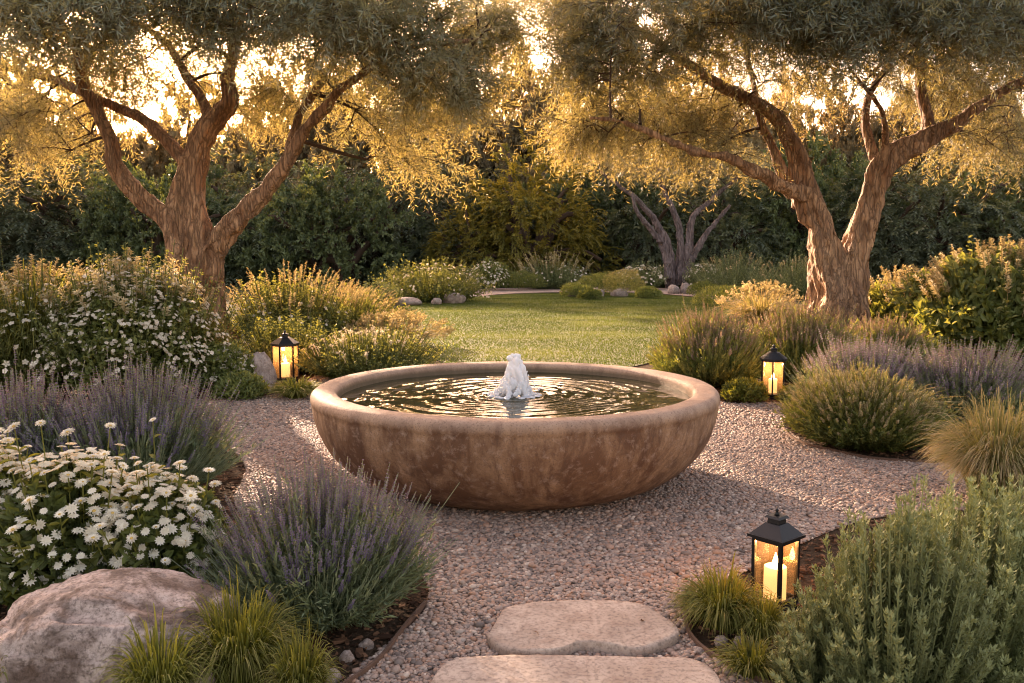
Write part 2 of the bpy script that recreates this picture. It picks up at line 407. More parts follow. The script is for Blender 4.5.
def mat_glass(name="lantern_glass", frost=.012):
    m, n, l = mat(name); g = n.new("ShaderNodeBsdfGlossy"); g.inputs['Roughness'].default_value = .05
    t = n.new("ShaderNodeBsdfTransparent"); t.inputs[0].default_value = (.93, .86, .76, 1)
    d = n.new("ShaderNodeBsdfTranslucent"); d.inputs[0].default_value = (.9, .66, .45, 1)
    ms0 = n.new("ShaderNodeMixShader"); ms0.inputs[0].default_value = frost; l.new(t.outputs[0], ms0.inputs[1]); l.new(d.outputs[0], ms0.inputs[2])
    ms = n.new("ShaderNodeMixShader"); ms.inputs[0].default_value = .07; l.new(ms0.outputs[0], ms.inputs[1]); l.new(g.outputs[0], ms.inputs[2])
    o = n.new("ShaderNodeOutputMaterial"); l.new(ms.outputs[0], o.inputs[0]); return m
def mat_emit(name, col, s):
    m, n, l = mat(name); e = n.new("ShaderNodeEmission"); e.inputs[0].default_value = rgba(col); e.inputs[1].default_value = s
    o = n.new("ShaderNodeOutputMaterial"); l.new(e.outputs[0], o.inputs[0]); return m
def mat_wax():
    m, n, l = mat("candle_wax"); p = n.new("ShaderNodeBsdfPrincipled"); p.inputs['Base Color'].default_value = (.85, .68, .45, 1)
    p.inputs['Emission Color'].default_value = (1, .55, .22, 1); p.inputs['Emission Strength'].default_value = 0.32
    o = n.new("ShaderNodeOutputMaterial"); l.new(p.outputs[0], o.inputs[0]); return m

M = dict(
    soil=mat_soil(), gravel=mat_gravel(), pebble=mat_pebble(), bowl=mat_bowl(), water=mat_water(), foam=mat_foam(),
    bark=mat_bark("olive_bark", (0.27, 0.135, 0.062), (0.58, 0.345, 0.185)),
    bark_pale=mat_bark("pale_bark", (0.12, 0.085, 0.08), (0.27, 0.20, 0.18), .7),
    twig=simple("twig_bark", (0.07, 0.04, 0.022), .85),
    boulder=mat_rock("boulder_rock", (0.16, 0.11, 0.085), (0.52, 0.41, 0.35), (0.10, 0.055, 0.03), 1.25, .9),
    rock=mat_rock("garden_rock", (0.24, 0.18, 0.145), (0.40, 0.32, 0.27), (0.17, 0.12, 0.09), 2.5, .5),
    slab=mat_rock("slab_stone", (0.37, 0.28, 0.215), (0.48, 0.375, 0.295), (0.28, 0.195, 0.145), .9, .35),
    olive=leafmat("olive_leaf", (0.12, 0.175, 0.145), (0.28, 0.37, 0.31), (0.27, 0.32, 0.23), (2.5, 1.5, 0.5), .45, .45, .5),
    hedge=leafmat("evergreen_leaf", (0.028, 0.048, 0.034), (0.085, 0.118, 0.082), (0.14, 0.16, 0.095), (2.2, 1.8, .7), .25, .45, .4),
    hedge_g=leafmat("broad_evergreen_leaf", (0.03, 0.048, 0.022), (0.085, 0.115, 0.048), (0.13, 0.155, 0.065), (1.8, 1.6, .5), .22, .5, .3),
    hedge_y=leafmat("yellowgreen_leaf", (0.07, 0.085, 0.014), (0.17, 0.17, 0.035), (0.24, 0.21, 0.05), (1.8, 1.5, .6), .4),
    far=leafmat("hazed_distant_leaf", (0.15, 0.13, 0.07), (0.22, 0.19, 0.105), (0.27, 0.22, 0.12), (1.5, 1.25, .8), .4),  # haze of distance put into the leaf colour as a paler brown
    lav_stem=leafmat("lavender_stem", (0.12, 0.17, 0.085), (0.25, 0.30, 0.17), (0.31, 0.34, 0.21), (1.5, 1.3, .7), .35),
    lav=leafmat("lavender_flower", (0.10, 0.08, 0.14), (0.26, 0.215, 0.32), (0.34, 0.28, 0.37), (1.5, 1.1, .9), .35),
    lilac=leafmat("lilac_flower", (0.17, 0.12, 0.17), (0.36, 0.27, 0.35), (0.44, 0.33, 0.40), (1.3, 1.1, .9), .35),
    russet=leafmat("russet_flower", (0.24, 0.15, 0.13), (0.42, 0.29, 0.24), (0.48, 0.35, 0.27), (1.3, 1.1, .8), .35),
    grass_y=leafmat("fresh_grass", (0.075, 0.095, 0.015), (0.20, 0.21, 0.04), (0.27, 0.25, 0.07), (1.5, 1.4, .5), .4),
    grass_t=leafmat("tan_grass", (0.11, 0.145, 0.03), (0.27, 0.29, 0.085), (0.50, 0.40, 0.24), (1.6, 1.25, .7), .4),
    green=leafmat("green_leaf", (0.05, 0.075, 0.022), (0.15, 0.185, 0.055), (0.24, 0.25, 0.09), (1.9, 1.7, .5), .35),
    green_m=leafmat("mid_green_leaf", (0.075, 0.11, 0.028), (0.20, 0.245, 0.075), (0.29, 0.30, 0.125), (1.8, 1.5, .5), .38),
    rosem=leafmat("rosemary_leaf", (0.046, 0.072, 0.024), (0.18, 0.22, 0.08), (0.32, 0.34, 0.15), (1.3, 1.2, .7), .25),
    plume=leafmat("seed_plume", (0.26, 0.21, 0.10), (0.46, 0.39, 0.22), (0.54, 0.46, 0.29), (1.3, 1.15, .7), .4),
    petal=leafmat("white_petal", (0.70, 0.63, 0.48), (0.84, 0.79, 0.66), None, (1, .95, .85), .3, .6, .2),
    cream=leafmat("cream_floret", (0.50, 0.44, 0.32), (0.76, 0.70, 0.58), None, (1.1, 1, .8), .35),
    eye=simple("flower_eye", (0.50, 0.33, 0.08), .8),
    lawn=leafmat("lawn_blade", (0.052, 0.080, 0.018), (0.125, 0.145, 0.040), (0.14, 0.15, 0.045), (1.4, 1.5, .5), .3, .9, .08),
    lawnbase=simple("lawn_soil", (0.055, 0.07, 0.018), .9, vary=((0.10, 0.10, 0.03), 1.3), bumps=(60, .5, .02)),
    metal=simple("black_metal", (0.018, 0.018, 0.020), .42, .6, .5),
    glass=mat_glass(), amber=mat_glass("amber_glass", .045), wax=mat_wax(), flame=mat_emit("flame", (1, .66, .28), 9),
    mulch=leafmat("mulch_chip", (0.045, 0.024, 0.015), (0.17, 0.09, 0.05), None, None, .0, .9, .1),
    edging=simple("rusty_edging", (0.085, 0.048, 0.03), .8, vary=((0.14, 0.075, 0.045), 20)),
    dryleaf=leafmat("dry_leaf", (0.20, 0.10, 0.05), (0.36, 0.2, 0.11), None, None, .2),
)

# ------------------------------------------------------------------ ground
def sheet(name, poly, z, m, kind='structure', cell=None):
    g = G(); V = np.array([[p[0], p[1], z] for p in poly]); g.add(V, [list(range(len(V)))])
    return g.obj(name, m, kind=kind)
g = G(); g.add([[-400, -60, 0], [400, -60, 0], [400, 700, 0], [-400, 700, 0]], [[0, 1, 2, 3]]); g.obj("ground", M['soil'], kind='structure')

gp = [(-60, 398), (130, 402), (240, 398), (300, 388), (330, 374), (480, 371), (640, 372), (700, 384), (722, 403), (790, 404),
      (785, 428), (835, 452), (930, 464), (1060, 468), (1060, 505), (950, 512), (860, 522), (770, 560), (694, 606), (696, 645), (760, 684), (830, 740),
      (320, 740), (352, 676), (425, 612), (410, 570), (300, 540), (235, 505), (245, 465), (200, 432), (120, 424), (-60, 440)]
gpoly = spline(np.array([ground(*p)[:2] for p in gp + gp[:1]]), 160)[:-1]
sheet("gravel", gpoly, 0.004, M['gravel'])
lp = [(395, 309), (430, 301), (500, 295.5), (560, 293.5), (640, 294), (700, 299), (735, 308), (722, 326), (690, 345), (640, 366), (560, 371), (480, 371), (440, 362), (415, 345), (398, 322)]
lpoly = spline(np.array([ground(*p)[:2] for p in lp + lp[:1]]), 90)[:-1]
sheet("lawn", lpoly, 0.012, M['lawnbase'])
pp = [(455, 291), (500, 288.5), (600, 287), (700, 290), (760, 297), (760, 302), (735, 304), (700, 297.5), (640, 292.8), (560, 292.3), (500, 294.3), (470, 297.5)]
ppoly = spline(np.array([ground(*p)[:2] for p in pp + pp[:1]]), 80)[:-1]
sheet("path", ppoly, 0.008, M['gravel'])

rng = np.random.default_rng(4)
# stepping stones: irregular slabs set in the gravel
def slab(name, pts, label):
    P = spline(np.array([ground(*p, z=0.045)[:2] for p in pts + pts[:1]]), 72)[:-1]
    c = P.mean(0); rad = [0.0, .35, .6, .8, .92, .985, 1.0, 1.008, 1.0, .98]; zz = [0, 0, 0, 0, 0, 0, -.005, -.014, -.035, -.07]
    V = []
    for r, z in zip(rad[1:], zz[1:]):
        q = c + (P - c) * r; w = fbm(np.c_[q, np.full(len(q), z * 3)], 5, 4, 3) * .004 + fbm(np.c_[q, np.zeros(len(q))], 22, 3, 5) * .0022
        if r > 1: q = q + (P - c) * (fbm(np.c_[P, np.zeros(len(P))], 14, 3, 9) * .012)[:, None]
        V.append(np.c_[q - c, 0.045 + z + w])
    V = np.array(V); k = len(P); i = np.arange(len(V) - 1)[:, None] * k; j = np.arange(k)[None]; j2 = (j + 1) % k
    g = G(); g.add(V.reshape(-1, 3), np.stack([i + j, i + k + j, i + k + j2, i + j2], -1).reshape(-1, 4))
    g.add(np.vstack([V[0], [[0, 0, 0.045]]]), [[a, (a + 1) % k, k] for a in range(k)])
    o = g.obj(name, M['slab'], smooth=True); o.location = (c[0], c[1], 0)
    tag(o, label, "stepping stone"); return P
s1 = slab("stepping_stone", [(487, 634), (498, 618), (507, 606), (545, 600), (600, 600), (640, 604), (662, 615), (679, 629), (668, 638), (640, 646), (612, 643), (580, 641), (560, 648), (530, 650), (500, 644)],
          "smaller pinkish slab lying flat in the pebbles nearer the bowl")
s2 = slab("stepping_stone", [(428, 700), (434, 676), (450, 661), (490, 655), (560, 655), (640, 656), (690, 658), (712, 668), (722, 690), (700, 725), (600, 745), (480, 740)],
          "larger pinkish slab in the pebbles, cut by the bottom of the photo")
BOWL = np.array([at(515, 392, 5.19)[0], 5.19])

# pebbles: real stones over the gravel
bb0, bb1 = gpoly.min(0), gpoly.max(0)
def scatter(n, y0, y1, poly, rng):
    Q = np.c_[rng.uniform(bb0[0], bb1[0], n), rng.uniform(y0, y1, n)]; return Q[inside(Q, poly)]
oV, oF = ico(1)
octV = nrm(np.array([[1, 0, 0], [-1, 0, 0], [0, 1, 0], [0, -1, 0], [0, 0, 1], [0, 0, -1.]]))
def octasub():
    F = [[0, 2, 4], [2, 1, 4], [1, 3, 4], [3, 0, 4], [2, 0, 5], [1, 2, 5], [3, 1, 5], [0, 3, 5]]
    V = [tuple(v) for v in octV]; idx = {}; out = []
    def mid(a, b):
        k = (min(a, b), max(a, b))
        if k not in idx: v = np.array(V[a]) + np.array(V[b]); V.append(tuple(v / np.linalg.norm(v))); idx[k] = len(V) - 1
        return idx[k]
    for a, b, c in F:
        x, y, z = mid(a, b), mid(b, c), mid(c, a); out += [[a, x, z], [x, b, y], [z, y, c], [x, y, z]]
    return np.array(V), np.array(out)
sV, sF = octasub()
def pebbles(g, Q, smin, smax, rng, TV, TF, zb=0.004):
    keep = ~(inside(Q, s1) | inside(Q, s2)) & (np.hypot(*(Q - BOWL).T) > .42); Q = Q[keep]; n = len(Q)
    s = smin + (smax - smin) * rng.beta(1.6, 3.2, n)
    sc = np.c_[s, s * rng.uniform(.62, .95, n), s * rng.uniform(.35, .6, n)]
    pos = np.c_[Q, zb + sc[:, 2] * rng.uniform(.3, 1.1, n)]
    tone = np.clip(rng.uniform(0, 1, n) * .85 + .15 * rng.uniform(-1, 1, n) + .06, 0, 1)
    for k in range(4):
        m_ = np.arange(n) % 4 == k; V = TV * (1 + .13 * vnoise(TV * 1.7 + k * 5, k))[:, None]
        inst(g, V, TF, pos[m_], rots(m_.sum(), rng, .45), sc[m_], tone[m_])
g = G()
oct8 = np.array([[0, 2, 4], [2, 1, 4], [1, 3, 4], [3, 0, 4], [2, 0, 5], [1, 2, 5], [3, 1, 5], [0, 3, 5]])
pebbles(g, scatter(190000, 2.5, 4.4, gpoly, rng), .0055, .017, rng, sV, sF)
pebbles(g, scatter(2600, 2.5, 4.6, gpoly, rng), .015, .027, rng, oV, oF)
pebbles(g, scatter(190000, 4.4, 6.6, gpoly, rng), .007, .018, rng, octV * 1.1, oct8)
pebbles(g, scatter(110000, 6.6, 10.4, gpoly, rng), .009, .020, rng, octV * 1.1, oct8)
pb = g.obj("pebbles", M['pebble'], smooth=True, kind='stuff')
pb["label"] = "loose pink and grey pebbles covering the court around the bowl"

# lawn blades
n = 330000; Q = np.c_[rng.uniform(lpoly[:, 0].min(), lpoly[:, 0].max(), n), rng.uniform(lpoly[:, 1].min(), lpoly[:, 1].max(), n)]
Q = Q[inside(Q, lpoly)]; n = len(Q)
B = np.c_[Q, np.full(n, .008)]; a = rng.uniform(0, 6.28, n); h = rng.uniform(.014, .030, n)
D = np.c_[np.cos(a) * .5, np.sin(a) * .5, np.ones(n)] * h[:, None]; S = np.c_[-np.sin(a), np.cos(a), np.zeros(n)] * .006
V = np.stack([B - S, B + S, B + D], 1)
tone = np.clip(.5 + .25 * fbm(np.c_[Q, np.zeros(n)], .9, 4, 3) + rng.uniform(-.25, .25, n), 0, 1)
tipv = np.clip(fbm(np.c_[Q * [0.5, 1.1], np.zeros(n)], 1.3, 3, 9), 0, 1)
g = G(); g.add(V, np.arange(n * 3).reshape(-1, 3), rep(tone, 3), rep(tipv, 3))
go = g.obj("grass", M['lawn'], kind='stuff'); go["label"] = "short mown lawn grass behind the bowl"

# mulch chips and dry leaves in the front beds
n = 60000; Q = np.c_[rng.uniform(-3.6, 4.2, n), 2.3 + 6.7 * rng.uniform(0, 1, n) ** 1.3]
Q = Q[~inside(Q, gpoly)]; n = len(Q); w = np.exp(rng.normal(0, .4, n))
g = G(); bx = np.array([[-1, -.5, -1], [1, -1, -.6], [.8, 1, -1], [-1, .7, -1], [-.9, -.7, 1], [.7, -.8, .8], [1, .6, 1], [-.6, 1, .7]]); bf = np.array([[0, 3, 2, 1], [4, 5, 6, 7], [0, 1, 5, 4], [1, 2, 6, 5], [2, 3, 7, 6], [3, 0, 4, 7]])
inst(g, bx, bf, np.c_[Q, rng.uniform(.002, .014, n)], rots(n, rng, .6), np.c_[.009 * w, .0045 * w, .0018 * w], rng.uniform(0, 1, n))
mo = g.obj("mulch", M['mulch'], kind='stuff'); mo["label"] = "dark bark mulch on the planting beds"

n = 230; Q = np.c_[rng.uniform(-2.2, 2.6, n), rng.uniform(2.6, 8, n)]; Q = Q[np.hypot(*(Q - BOWL).T) > 1.0]; n = len(Q); a = rng.uniform(0, 6.28, n)
g = G(); zl = np.where(inside(Q, s1) | inside(Q, s2), .05, .026); leaves(g, np.c_[Q, zl], nrm(np.c_[np.cos(a), np.sin(a), rng.normal(0, .2, n)]), nrm(np.c_[rng.normal(0, .4, (n, 2)), np.ones(n)]), rng.uniform(.02, .045, n), rng.uniform(.006, .013, n), rng.uniform(0, 1, n), 0., .3)
lo_ = g.obj("leaf_litter", M['dryleaf'], kind='stuff'); lo_["label"] = "scattered dry olive leaves fallen on pebbles and slabs"

# ------------------------------------------------------------------ bowl, water, jet
BL = (BOWL[0], BOWL[1], 0)
RR, ZR = 1.18, 0.55
prof = [(0.02, -.012), (.30, -.012)]
for t in np.linspace(0, 1, 40)[:-2]:                    # outer wall up to the rim
    prof.append((.427 + (RR - .427) * (1 - (1 - t) ** 2.04) ** (1 / 2.94), -.012 + (ZR - .02) * t))
prof = [q for q in prof if q[1] < ZR - .075] + [(RR - .002, ZR - .072), (RR + .003, ZR - .062)]
for q in range(7):                                      # rounded lip
    a = q / 6 * math.pi / 2
    prof.append((RR - .035 + .040 * math.cos(a), ZR - .048 + .048 * math.sin(a)))
prof += [(RR - .09, ZR + .001), (RR - .125, ZR - .004)]
for q in range(1, 5):
    a = math.pi / 2 + q / 4 * math.pi / 2
    prof.append((RR - .12 + .028 * math.cos(a), ZR - .032 + .028 * math.sin(a)))
prof += [(RR - .155, ZR - .07), (RR - .17, ZR - .12), (RR - .25, ZR - .25), (.5, .1), (.02, .07)]
g = G(); lathe(g, prof, 160, wob=.004)
bo = g.obj("fountain_bowl", M['bowl'], smooth=True); bo.location = BL
tag(bo, "wide shallow terracotta stone bowl fountain standing on the pebbles", "fountain")
# fine displacement of the shell, so that it is not perfectly regular
nr, na = 150, 300
rr = np.linspace(.012, RR - .158, nr)[:, None]; aa = (np.arange(na) * 2 * math.pi / na)[None]
X, Y = rr * np.cos(aa), rr * np.sin(aa)
P3 = np.stack([X, Y, np.zeros_like(X)], -1)
warp = fbm(P3, 2.2, 3, 5) * .05
Z = .0040 * np.cos((rr + warp) * 2 * math.pi / .105) * np.exp(-rr * 1.8) * (1 + .4 * fbm(P3, 4, 2, 8)) + (.0012 + .003 * np.exp(-rr * 2.5)) * fbm(P3 * [1, 1.6, 1], 6, 3, 2) + .0008 * np.exp(-rr * 2) * fbm(P3, 24, 2, 4)
V = np.stack([X, Y, Z], -1).reshape(-1, 3)
i = np.arange(nr - 1)[:, None] * na; j = np.arange(na)[None]; j2 = (j + 1) % na
g = G(); g.add(V, np.stack([i + j, i + na + j, i + na + j2, i + j2], -1).reshape(-1, 4))
g.add(np.vstack([V[:na], [[0, 0, 0]]]), [[a_, (a_ + 1) % na, na] for a_ in range(na)])
wo_ = g.obj("water", M['water'], smooth=True, kind='structure'); wo_.location = (BL[0], BL[1], ZR - .062)

def remeshed(g, voxel, name, m, smooth_it=0):
    me = g.mesh(name + "_src", m); o = bpy.data.objects.new("tmp", me); COL.objects.link(o)
    md = o.modifiers.new("r", 'REMESH'); md.mode = 'VOXEL'; md.voxel_size = voxel; md.use_smooth_shade = True
    if smooth_it:
        s = o.modifiers.new("s", 'SMOOTH'); s.iterations = smooth_it; s.factor = .5
    dg = bpy.context.evaluated_depsgraph_get(); ev = o.evaluated_get(dg)
    out = bpy.data.meshes.new_from_object(ev, depsgraph=dg); out.name = name
    bpy.data.objects.remove(o); bpy.data.meshes.remove(me)
    if not len(out.materials): out.materials.append(m)
    out.polygons.foreach_set("use_smooth", np.ones(len(out.polygons), bool))
    return out
rj = np.random.default_rng(8)
g = G(); iV, iF = ico(2)
n = 420; u = rj.uniform(0, 1, n) ** 1.25; hh = u * .185                    # foam thrown up and falling back in strands
r = .030 + .072 * (1 - u) ** 1.3; a = rj.uniform(0, 6.28, n); a = a + .35 * np.sin(a * 5 + u * 4)
k = rj.uniform(.25, 1.08, n) ** .5
pos = np.c_[np.cos(a) * r * k, np.sin(a) * r * k, hh]
s = rj.uniform(.0055, .0135, n)
inst(g, iV, iF, pos, rots(n, rj, .35), np.c_[s, s, s * rj.uniform(1.0, 2.6, n)], .5)
for q in range(7):
    z = .05 + q * .02; inst(g, iV, iF, np.array([[rj.uniform(-.01, .01), rj.uniform(-.01, .01), z]]), rots(1, rj), np.full((1, 3), .034 - q * .0015), .5)
n = 16; pos = np.c_[rj.normal(0, .015, (n, 2)), rj.uniform(.18, .222, n)]; inst(g, iV, iF, pos, rots(n, rj), np.full((n, 3), 1.) * rj.uniform(.009, .018, (n, 1)), .5)
n = 60; a = rj.uniform(0, 6.28, n); r = rj.uniform(.085, .125, n); s = rj.uniform(.008, .016, n); inst(g, iV, iF, np.c_[np.cos(a) * r, np.sin(a) * r, np.full(n, .004)], rots(n, rj, 0), np.c_[s * 1.4, s, s * .6], .5)
me = remeshed(g, .0042, "water_jet", M['foam'], 1)
jet = link("water_jet", me); jet.location = (BL[0], BL[1], ZR - .066); jet.scale = (1.18, 1.18, 1.12)
tag(jet, "white bubbling water jet rising from the middle of the bowl", "water jet")
n = 70; g = G(); a = rj.uniform(0, 6.28, n); r = rj.uniform(.05, .15, n); pos = np.c_[np.cos(a) * r, np.sin(a) * r, rj.uniform(.006, .16, n) * np.clip(1.3 - r * 7, .1, 1)]
s = rj.uniform(.002, .005, n); inst(g, iV, iF, pos, rots(n, rj), np.c_[s, s, s * 1.4], .5)
g.obj("splash", M['foam'], jet, smooth=True, kind='stuff')

# ------------------------------------------------------------------ rocks
def rock(px, py, w, h, label, m='rock', seed=1, sub=4, name="garden_rock", cat="rock", depth=.8, sink=.25, group=None, amp=.22):
    p = ground(px, py); s = p[1] / F_PX; rx = w * s / 2; rz = h * s / (2 - 2 * sink) * 1.05
    V, F = ico(sub); d = nrm(V); f = 1 + amp * fbm(d, 1.1, 3, seed) + amp * .25 * fbm(d, 5, 4, seed + 2)
    V = d * f[:, None]; V[:, 2] = np.where(V[:, 2] > 0, V[:, 2] * (1 - .12 * V[:, 2]), V[:, 2])
    V = V * [rx, rx * depth, rz]
    V[:, 2] += rz * (1 - 2 * sink)
    g = G(); g.add(V, F); o = g.obj(name, M[m], smooth=True)
    o.location = (p[0], p[1] + rx * depth * .8, 0); o.rotation_euler = (0, 0, seed * 1.3 if sub < 5 else 0)
    tag(o, label, cat, group); return o
def boulder():
    c = ground(76, 722); V, F = ico(6); d = nrm(V)
    q = np.sign(d) * np.abs(d) ** .74
    f = 1 + .06 * fbm(d, 1.3, 3, 12) + .03 * fbm(d, 5, 5, 4) + .012 * fbm(d, 22, 4, 6)
    V = q * f[:, None] * [.395, .28, .225]
    V[:, 2] += .075 - .14 * np.clip(V[:, 0], 0, 1) * 1.1
    V += np.c_[np.zeros(len(V)), np.zeros(len(V)), -.02 * np.clip(fbm(d * [1, 1, 2.2], 3.0, 2, 31), 0, 1)]
    g = G(); g.add(V, F); o = g.obj("boulder", M['boulder'], smooth=True); o.location = (c[0], c[1] + .33, 0)
    tag(o, "big rounded mottled boulder below the white daisies in the near left corner", "boulder")
boulder()
rock(258, 392, 34, 40, "rounded grey rock half hidden beside the lantern with the candle on the left bed", seed=3)
for (x, y, w, h, s, lb) in [
    (407, 306, 30, 8, 5, "flat low rock at the lawn edge below the white catmint mound"),
    (436, 305, 12, 8, 6, "small low stone between the flat rock and the rounded rock by the catmint"),
    (453, 304, 22, 11, 7, "rounded rock at the lawn corner right of the catmint mound"),
    (575, 297, 15, 8, 8, "pale rounded stone at the far lawn edge, leftmost of the row"),
    (597, 297, 20, 9, 9, "wide grey stone second in the row at the far lawn edge"),
    (620, 297, 18, 9, 10, "smooth pinkish stone at the far lawn edge just left of the brown mound"),
    (661, 286, 16, 12, 16, "brownish round boulder deep in the far bed left of the tree"),
    (632, 280, 20, 14, 17, "tan round boulder standing among white flowers in the far bed"),
    (674, 294, 15, 10, 11, "pale rounded rock by the far path, left of its twin"),
    (687, 294, 14, 11, 12, "pale rounded rock by the far path, right of its twin"),
    (599, 275, 18, 20, 13, "tall brown rock behind the agave in the far bed"),
    (540, 287, 12, 5, 14, "small tan stone by the path below the round green mound")]:
    rock(x, y, w, h, lb, seed=s, sub=3, group="rocks edging the far beds")
for (x, y, w, h, s, lb) in [
    (346, 664, 18, 12, 21, "flat grey cobble at the bed corner under the near lavender"),
    (366, 650, 16, 9, 22, "tan cobble touching the edging strip near the lavender"),
    (330, 684, 22, 12, 23, "dark cobble beside the yellow grass tuft"),
    (722, 648, 14, 12, 24, "pale round cobble below the near grass tuft, left of a pair"),
    (740, 650, 14, 13, 25, "pale round cobble below the near grass tuft, right of a pair"),
    (700, 655, 14, 7, 26, "small orange cobble lying against the right edging strip")]:
    rock(x, y, w, h, lb, seed=s, sub=3, group="cobbles in the front beds", sink=.3, name="cobble", cat="cobble")

# metal edging strips and lying twigs
def strip(pts, label, h=.025):
    P = spline(np.array([ground(*p)[:2] for p in pts]), 60); P = P + np.c_[fbm(np.c_[P, P[:, :1] * 0], 3, 2, 1), fbm(np.c_[P, P[:, :1] * 0], 3, 2, 2)] * .01
    N_ = nrm(np.gradient(P, axis=0)); N_ = np.c_[-N_[:, 1], N_[:, 0]] * .005
    a = np.c_[P - N_, np.full(60, -.01)]; b = np.c_[P - N_, np.full(60, h)]; c = np.c_[P + N_, np.full(60, h)]; d = np.c_[P + N_, np.full(60, -.01)]
    V = np.stack([a, b, c, d], 1).reshape(-1, 3); i = np.arange(59)[:, None, None] * 4; j = np.arange(3)[None, :, None]
    F = np.concatenate([i + j, i + j + 1, i + j + 5, i + j + 4], -1).reshape(-1, 4)
    g = G(); g.add(V, F); o = g.obj("garden_edging", M['edging']); tag(o, label, "garden edging")
strip([(426, 606), (400, 640), (372, 668), (340, 690)], "thin rusty edging strip between the near lavender and the pebbles")
strip([(688, 608), (692, 640), (722, 664), (775, 690)], "thin rusty edging strip curving below the nearest lantern")
strip([(782, 428), (800, 444), (835, 453), (880, 461), (935, 465)], "rusty edging strip in front of the round green mound on the right")
strip([(205, 402), (245, 400), (300, 390), (318, 382)], "edging strip in front of the grass beside the left lantern")

# ------------------------------------------------------------------ plant builders (all local, base at the origin)
def dome_dirs(n, rng, spread=1.45, pw=.62):
    th = spread * rng.uniform(0, 1, n) ** pw; ph = rng.uniform(0, 2 * math.pi, n)
    return th, ph
def stem_paths(n, R, H, rng, s=7, spread=1.45, pw=.62, lean=(0, 0), jit=.1, base=.3, up=.35, crown=1.0):
    th, ph = dome_dirs(n, rng, spread, pw)
    br = base * R * rng.uniform(0, 1, n) ** .5 * (.3 + .7 * np.sin(th)); A = np.c_[np.cos(ph) * br, np.sin(ph) * br, np.zeros(n)]
    k = (1 + rng.normal(0, jit * 1.25, n)) * (1 + .13 * fbm(np.c_[np.sin(th) * np.cos(ph), np.sin(th) * np.sin(ph), th * 0 + float(rng.uniform(0, 50))], 2.2, 3, 5)); ct = np.cos(th)
    C = np.c_[np.sin(th) * np.cos(ph) * R * k, np.sin(th) * np.sin(ph) * R * k, (.06 + .94 * np.clip(ct, 0, 1) ** crown) * H * k]
    C[:, 0] += lean[0] * H; C[:, 1] += lean[1] * H
    Bm = A + (C - A) * .5; Bm[:, 2] = A[:, 2] + (C - A)[:, 2] * (.5 - up * np.sin(th) * .6); Bm[:, :2] += (C - A)[:, :2] * up * .25
    return bez(A, Bm, C, s), th, ph
def sample(P, t):
    """P (n,s,3), t (n,m) -> points (n,m,3), tangents"""
    s = P.shape[1]; u = np.clip(t, 0, .9999) * (s - 1); i = u.astype(int); f = (u - i)[..., None]; r = np.arange(len(P))[:, None]
    a, b = P[r, i], P[r, i + 1]; return a + (b - a) * f, nrm(b - a)

def build_lavender(root, R, H, n, rng, stem_w=.0035, leaf=(.045, .005), spike=.2, fl=.0105, fm='lav', lm='lav_stem', lean=(0, 0), nl=16, spread=1.3, whorls=9, leaf_to=.68, filler=True, jit=.09, spike_th=1.02):
    P, th, ph = stem_paths(n, R, H, rng, 7, spread, .62, lean, jit)
    g = G(); tone = rng.uniform(0, 1, n)
    tubes(g, P, np.linspace(1, .6, 7)[None] * stem_w * .5 * np.ones((n, 1)), 3, tone * .8, np.linspace(0, .7, 7)[None])
    t = rng.uniform(.05, leaf_to, (n, nl)); Q, T = sample(P, t); Q = Q.reshape(-1, 3); T = T.reshape(-1, 3)
    D = nrm(T * 1.3 + perp(T, rng) * rng.uniform(.3, .8, (len(T), 1)))
    leaves(g, Q, D, perp(D, rng), leaf[0] * (1.1 - .5 * t.ravel()) * rng.uniform(.6, 1.15, len(Q)), leaf[1], np.clip(rep(tone, nl) * .5 + rng.uniform(0, .5, len(Q)), 0, 1), t.ravel() * .5)
    if filler:                                           # short leafy shoots that fill the heart of the bush
        m = n; P2, th2, _ = stem_paths(m, R * .78, H * .62, rng, 5, spread, .5, lean, .15)
        t = rng.uniform(.2, 1, (m, nl)); Q, T = sample(P2, t); Q = Q.reshape(-1, 3); T = T.reshape(-1, 3)
        D = nrm(T * .9 + perp(T, rng) * rng.uniform(.3, 1., (len(T), 1)))
        leaves(g, Q, D, perp(D, rng), leaf[0] * rng.uniform(.6, 1.2, len(Q)), leaf[1] * 1.1, rng.uniform(0, .7, len(Q)), 0.)
    g.obj("foliage", M[lm], root)
    if spike:
        keep = th + rng.normal(0, .12, n) < spike_th; P = P[keep]; n = len(P)
        g = G(); hs = rng.uniform(.6, 1.3, n) * spike; w = whorls
        tt = 1 - hs[:, None] * (1 - np.linspace(0, 1, w))[None]; Q, T = sample(P, np.repeat(tt, 4, 1))
        Q = Q.reshape(-1, 3); T = T.reshape(-1, 3); o = perp(T, rng); taper = np.tile(np.repeat(1 - .55 * np.linspace(0, 1, w) ** 2, 4), n)
        D = nrm(T * .75 + o); L = fl * taper * rng.uniform(.8, 1.3, len(Q)); tn = np.clip(np.repeat(rng.uniform(0, 1, n), w * 4) * .6 + rng.uniform(0, .4, len(Q)), 0, 1)
        leaves(g, Q, D, T, L * 1.3, L * .95, tn, np.tile(np.repeat(np.linspace(0, .6, w), 4), n), .3)
        g.obj("flower_spikes", M[fm], root, kind='stuff')

